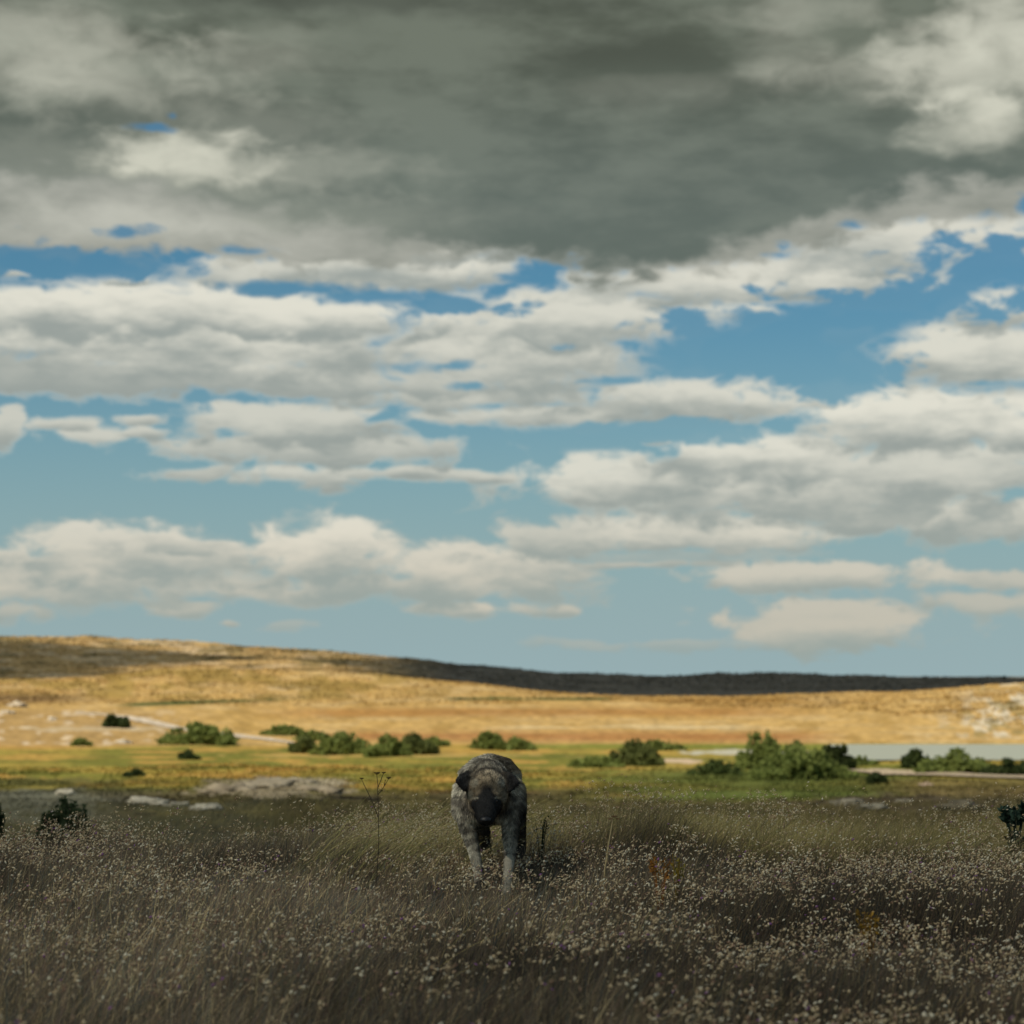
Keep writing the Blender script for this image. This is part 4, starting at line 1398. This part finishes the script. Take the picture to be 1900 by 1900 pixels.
    for (rx_, ry_, wd) in ((34, 40, .09), (37, 53, .07)):
        d = np.hypot((px - 905) / rx_, (rw - 1466) / ry_) + (nz - .5) * .16
        colors = paint((1 - sstep(np.abs(d - 1), wd * .4, wd)) * (1 - sstep(np.abs(px - 905), 24, 34)) * (rw < 1450) * .8, DARK)
    # black mask widening up between the eyes
    mk = 1 - sstep(np.abs(px - 903) - (5 + 20 * sstep(rw, 1466, 1492)), 0, 10)
    colors = paint(mk * sstep(rw, 1446, 1466) * hd, BLACK)
    # eyes stand in dark rings with a pale fleck above
    for ex in (884.5, 921):
        d = np.hypot((px - ex) / 9.0, (rw - 1488) / 4.2)
        colors = paint((1 - sstep(d, .7, 1.2)) * hd, BLACK)
        d = np.hypot((px - ex - (3 if ex > 900 else -3)) / 7.0, (rw - 1480.5) / 2.4)
        colors = paint((1 - sstep(d, .6, 1.2)) * hd, (.34, .31, .24))
    # pale patches on the crown beside the ears and on the cheeks
    for (a, b, ra, rb) in ((880, 1452, 9, 10), (930, 1452, 9, 10), (873, 1476, 6, 11), (935, 1476, 6, 11)):
        d = np.hypot((px - a) / ra, (rw - b) / rb)
        colors = paint((1 - sstep(d, .5, 1.2)) * hd * .7, LIGHT)
    # pale throat to each side of the muzzle, dark collar line of fur above
    for a in (873, 938):
        d = np.hypot((px - a) / 12, (rw - 1519) / 6)
        colors = paint((1 - sstep(d, .6, 1.2)) * (~hd) * (Yd < 11.7), LIGHT)
        d = np.hypot((px - a) / 18, (rw - 1504) / 5)
        colors = paint((1 - sstep(d, .6, 1.2)) * (~hd) * (Yd < 11.7) * .8, DARK)
    colors *= (.75 + .5 * nz)[:, None]
    at = me.color_attributes.new('tone', 'FLOAT_COLOR', 'POINT')
    c4 = np.ones((nv, 4), np.float32); c4[:, :3] = np.clip(colors, 0, 1)
    at.data.foreach_set('color', c4.ravel())
    me.materials.clear()
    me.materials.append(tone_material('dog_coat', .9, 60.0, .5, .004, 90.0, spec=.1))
    me.polygons.foreach_set('use_smooth', np.ones(len(me.polygons), bool))
    root = empty('dog', base, 'large grey brown shepherd dog with black muzzle walking towards the camera, head lowered', 'dog')
    body = bpy.data.objects.new('body', me)
    col.objects.link(body); body.parent = root

    # fur
    me.calc_loop_triangles()
    nt_ = len(me.loop_triangles)
    ti = np.empty(nt_ * 3, np.int32); me.loop_triangles.foreach_get('vertices', ti); ti = ti.reshape(-1, 3)
    no = np.empty(nv * 3, np.float32); me.vertices.foreach_get('normal', no); no = no.reshape(-1, 3)
    tv = co[ti]
    ar = np.linalg.norm(np.cross(tv[:, 1] - tv[:, 0], tv[:, 2] - tv[:, 0]), axis=1)
    N = 90000
    tt = rng.choice(nt_, N, p=ar / ar.sum())
    bw_ = rng.dirichlet((1, 1, 1), N)
    p_ = (tv[tt] * bw_[:, :, None]).sum(1)
    nn = (no[ti[tt]] * bw_[:, :, None]).sum(1); nn /= np.linalg.norm(nn, axis=1)[:, None] + 1e-9
    cf = (colors[ti[tt]] * bw_[:, :, None]).sum(1)
    wp = p_ + np.array(base)
    flow = np.array([0, .35, -1.0])[None] + rng.normal(size=(N, 3)) * .25
    hd_ = wp[:, 1] < 11.42
    flow[hd_] = np.array([0, .5, .7]) + rng.normal(size=(hd_.sum(), 3)) * .25
    flow -= nn * (flow * nn).sum(1)[:, None]
    flow /= np.linalg.norm(flow, axis=1)[:, None] + 1e-9
    ln_ = np.where(hd_, rng.uniform(.008, .016, N), rng.uniform(.016, .038, N))
    ln_ = ln_ * (.35 + .65 * sstep(wp[:, 2], .22, .42))
    ppx, prw = project(wp[:, 0], wp[:, 1], wp[:, 2])
    face = hd_ & (prw > 1470)
    ln_ = np.where(face, ln_ * .5, ln_)
    d = nn * rng.uniform(.15, .55, N)[:, None] + flow
    d /= np.linalg.norm(d, axis=1)[:, None]
    sw = np.cross(d, nn); sw /= np.linalg.norm(sw, axis=1)[:, None] + 1e-9
    w2 = rng.uniform(.0008, .0020, N)[:, None]
    v = np.stack([p_ - sw * w2 - nn * .002, p_ + sw * w2 - nn * .002, p_ + d * ln_[:, None] * .6 + nn * .001 + sw * w2 * .6, p_ + d * ln_[:, None]], 1).reshape(-1, 3)
    fcol = cf * (.45 + 1.3 * sstep(fbm(p_[:, 0] * 55, p_[:, 2] * 38 + p_[:, 1] * 30, 221, 2), .3, .72))[:, None] * rng.uniform(.5, 1.7, (N, 1))
    mesh_obj('fur', v, [np.arange(N * 4).reshape(-1, 4)], tone_material('dog_fur', .7, spec=.25, transl=.1), root, colors=np.repeat(fcol, 4, axis=0))

    # nose leather, eyes
    m_wet = bpy.data.materials.new('wet_black')
    m_wet.use_nodes = True
    b_ = m_wet.node_tree.nodes['Principled BSDF']
    b_.inputs['Base Color'].default_value = (.006, .006, .007, 1)
    b_.inputs['Roughness'].default_value = .5
    b_.inputs['Specular IOR Level'].default_value = .4
    bm = bmesh.new()
    bmesh.ops.create_icosphere(bm, subdivisions=3, radius=1.0)
    for v_ in bm.verts:
        c_ = v_.co
        k = 1 - .25 * max(0, -c_.z)
        c_.x *= .027 * k; c_.y *= .020; c_.z *= .017
        for sx_ in (-1, 1):
            dn = (c_ - Vector((sx_ * .011, -.018, -.002))).length
            if dn < .007: c_.y += .006 * (1 - dn / .007)
    me2 = bpy.data.meshes.new('nose'); bm.to_mesh(me2); bm.free()
    for pl in me2.polygons: pl.use_smooth = True
    me2.materials.append(m_wet)
    o2 = bpy.data.objects.new('nose', me2); col.objects.link(o2); o2.parent = root
    o2.location = P(901, 1521, 11.105) - base
    o2.rotation_euler = (math.radians(35), 0, 0)
    m_eye = bpy.data.materials.new('dark_amber_eye')
    m_eye.use_nodes = True
    b_ = m_eye.node_tree.nodes['Principled BSDF']
    b_.inputs['Base Color'].default_value = (.035, .02, .010, 1)
    b_.inputs['Roughness'].default_value = .08
    for ex in (886, 919):
        bm = bmesh.new()
        bmesh.ops.create_uvsphere(bm, u_segments=16, v_segments=12, radius=.0115)
        me3 = bpy.data.meshes.new('eye'); bm.to_mesh(me3); bm.free()
        for pl in me3.polygons: pl.use_smooth = True
        me3.materials.append(m_eye)
        o3 = bpy.data.objects.new('eye', me3); col.objects.link(o3); o3.parent = root
        o3.location = P(ex, 1486, 11.222) - base
    return root


dog()
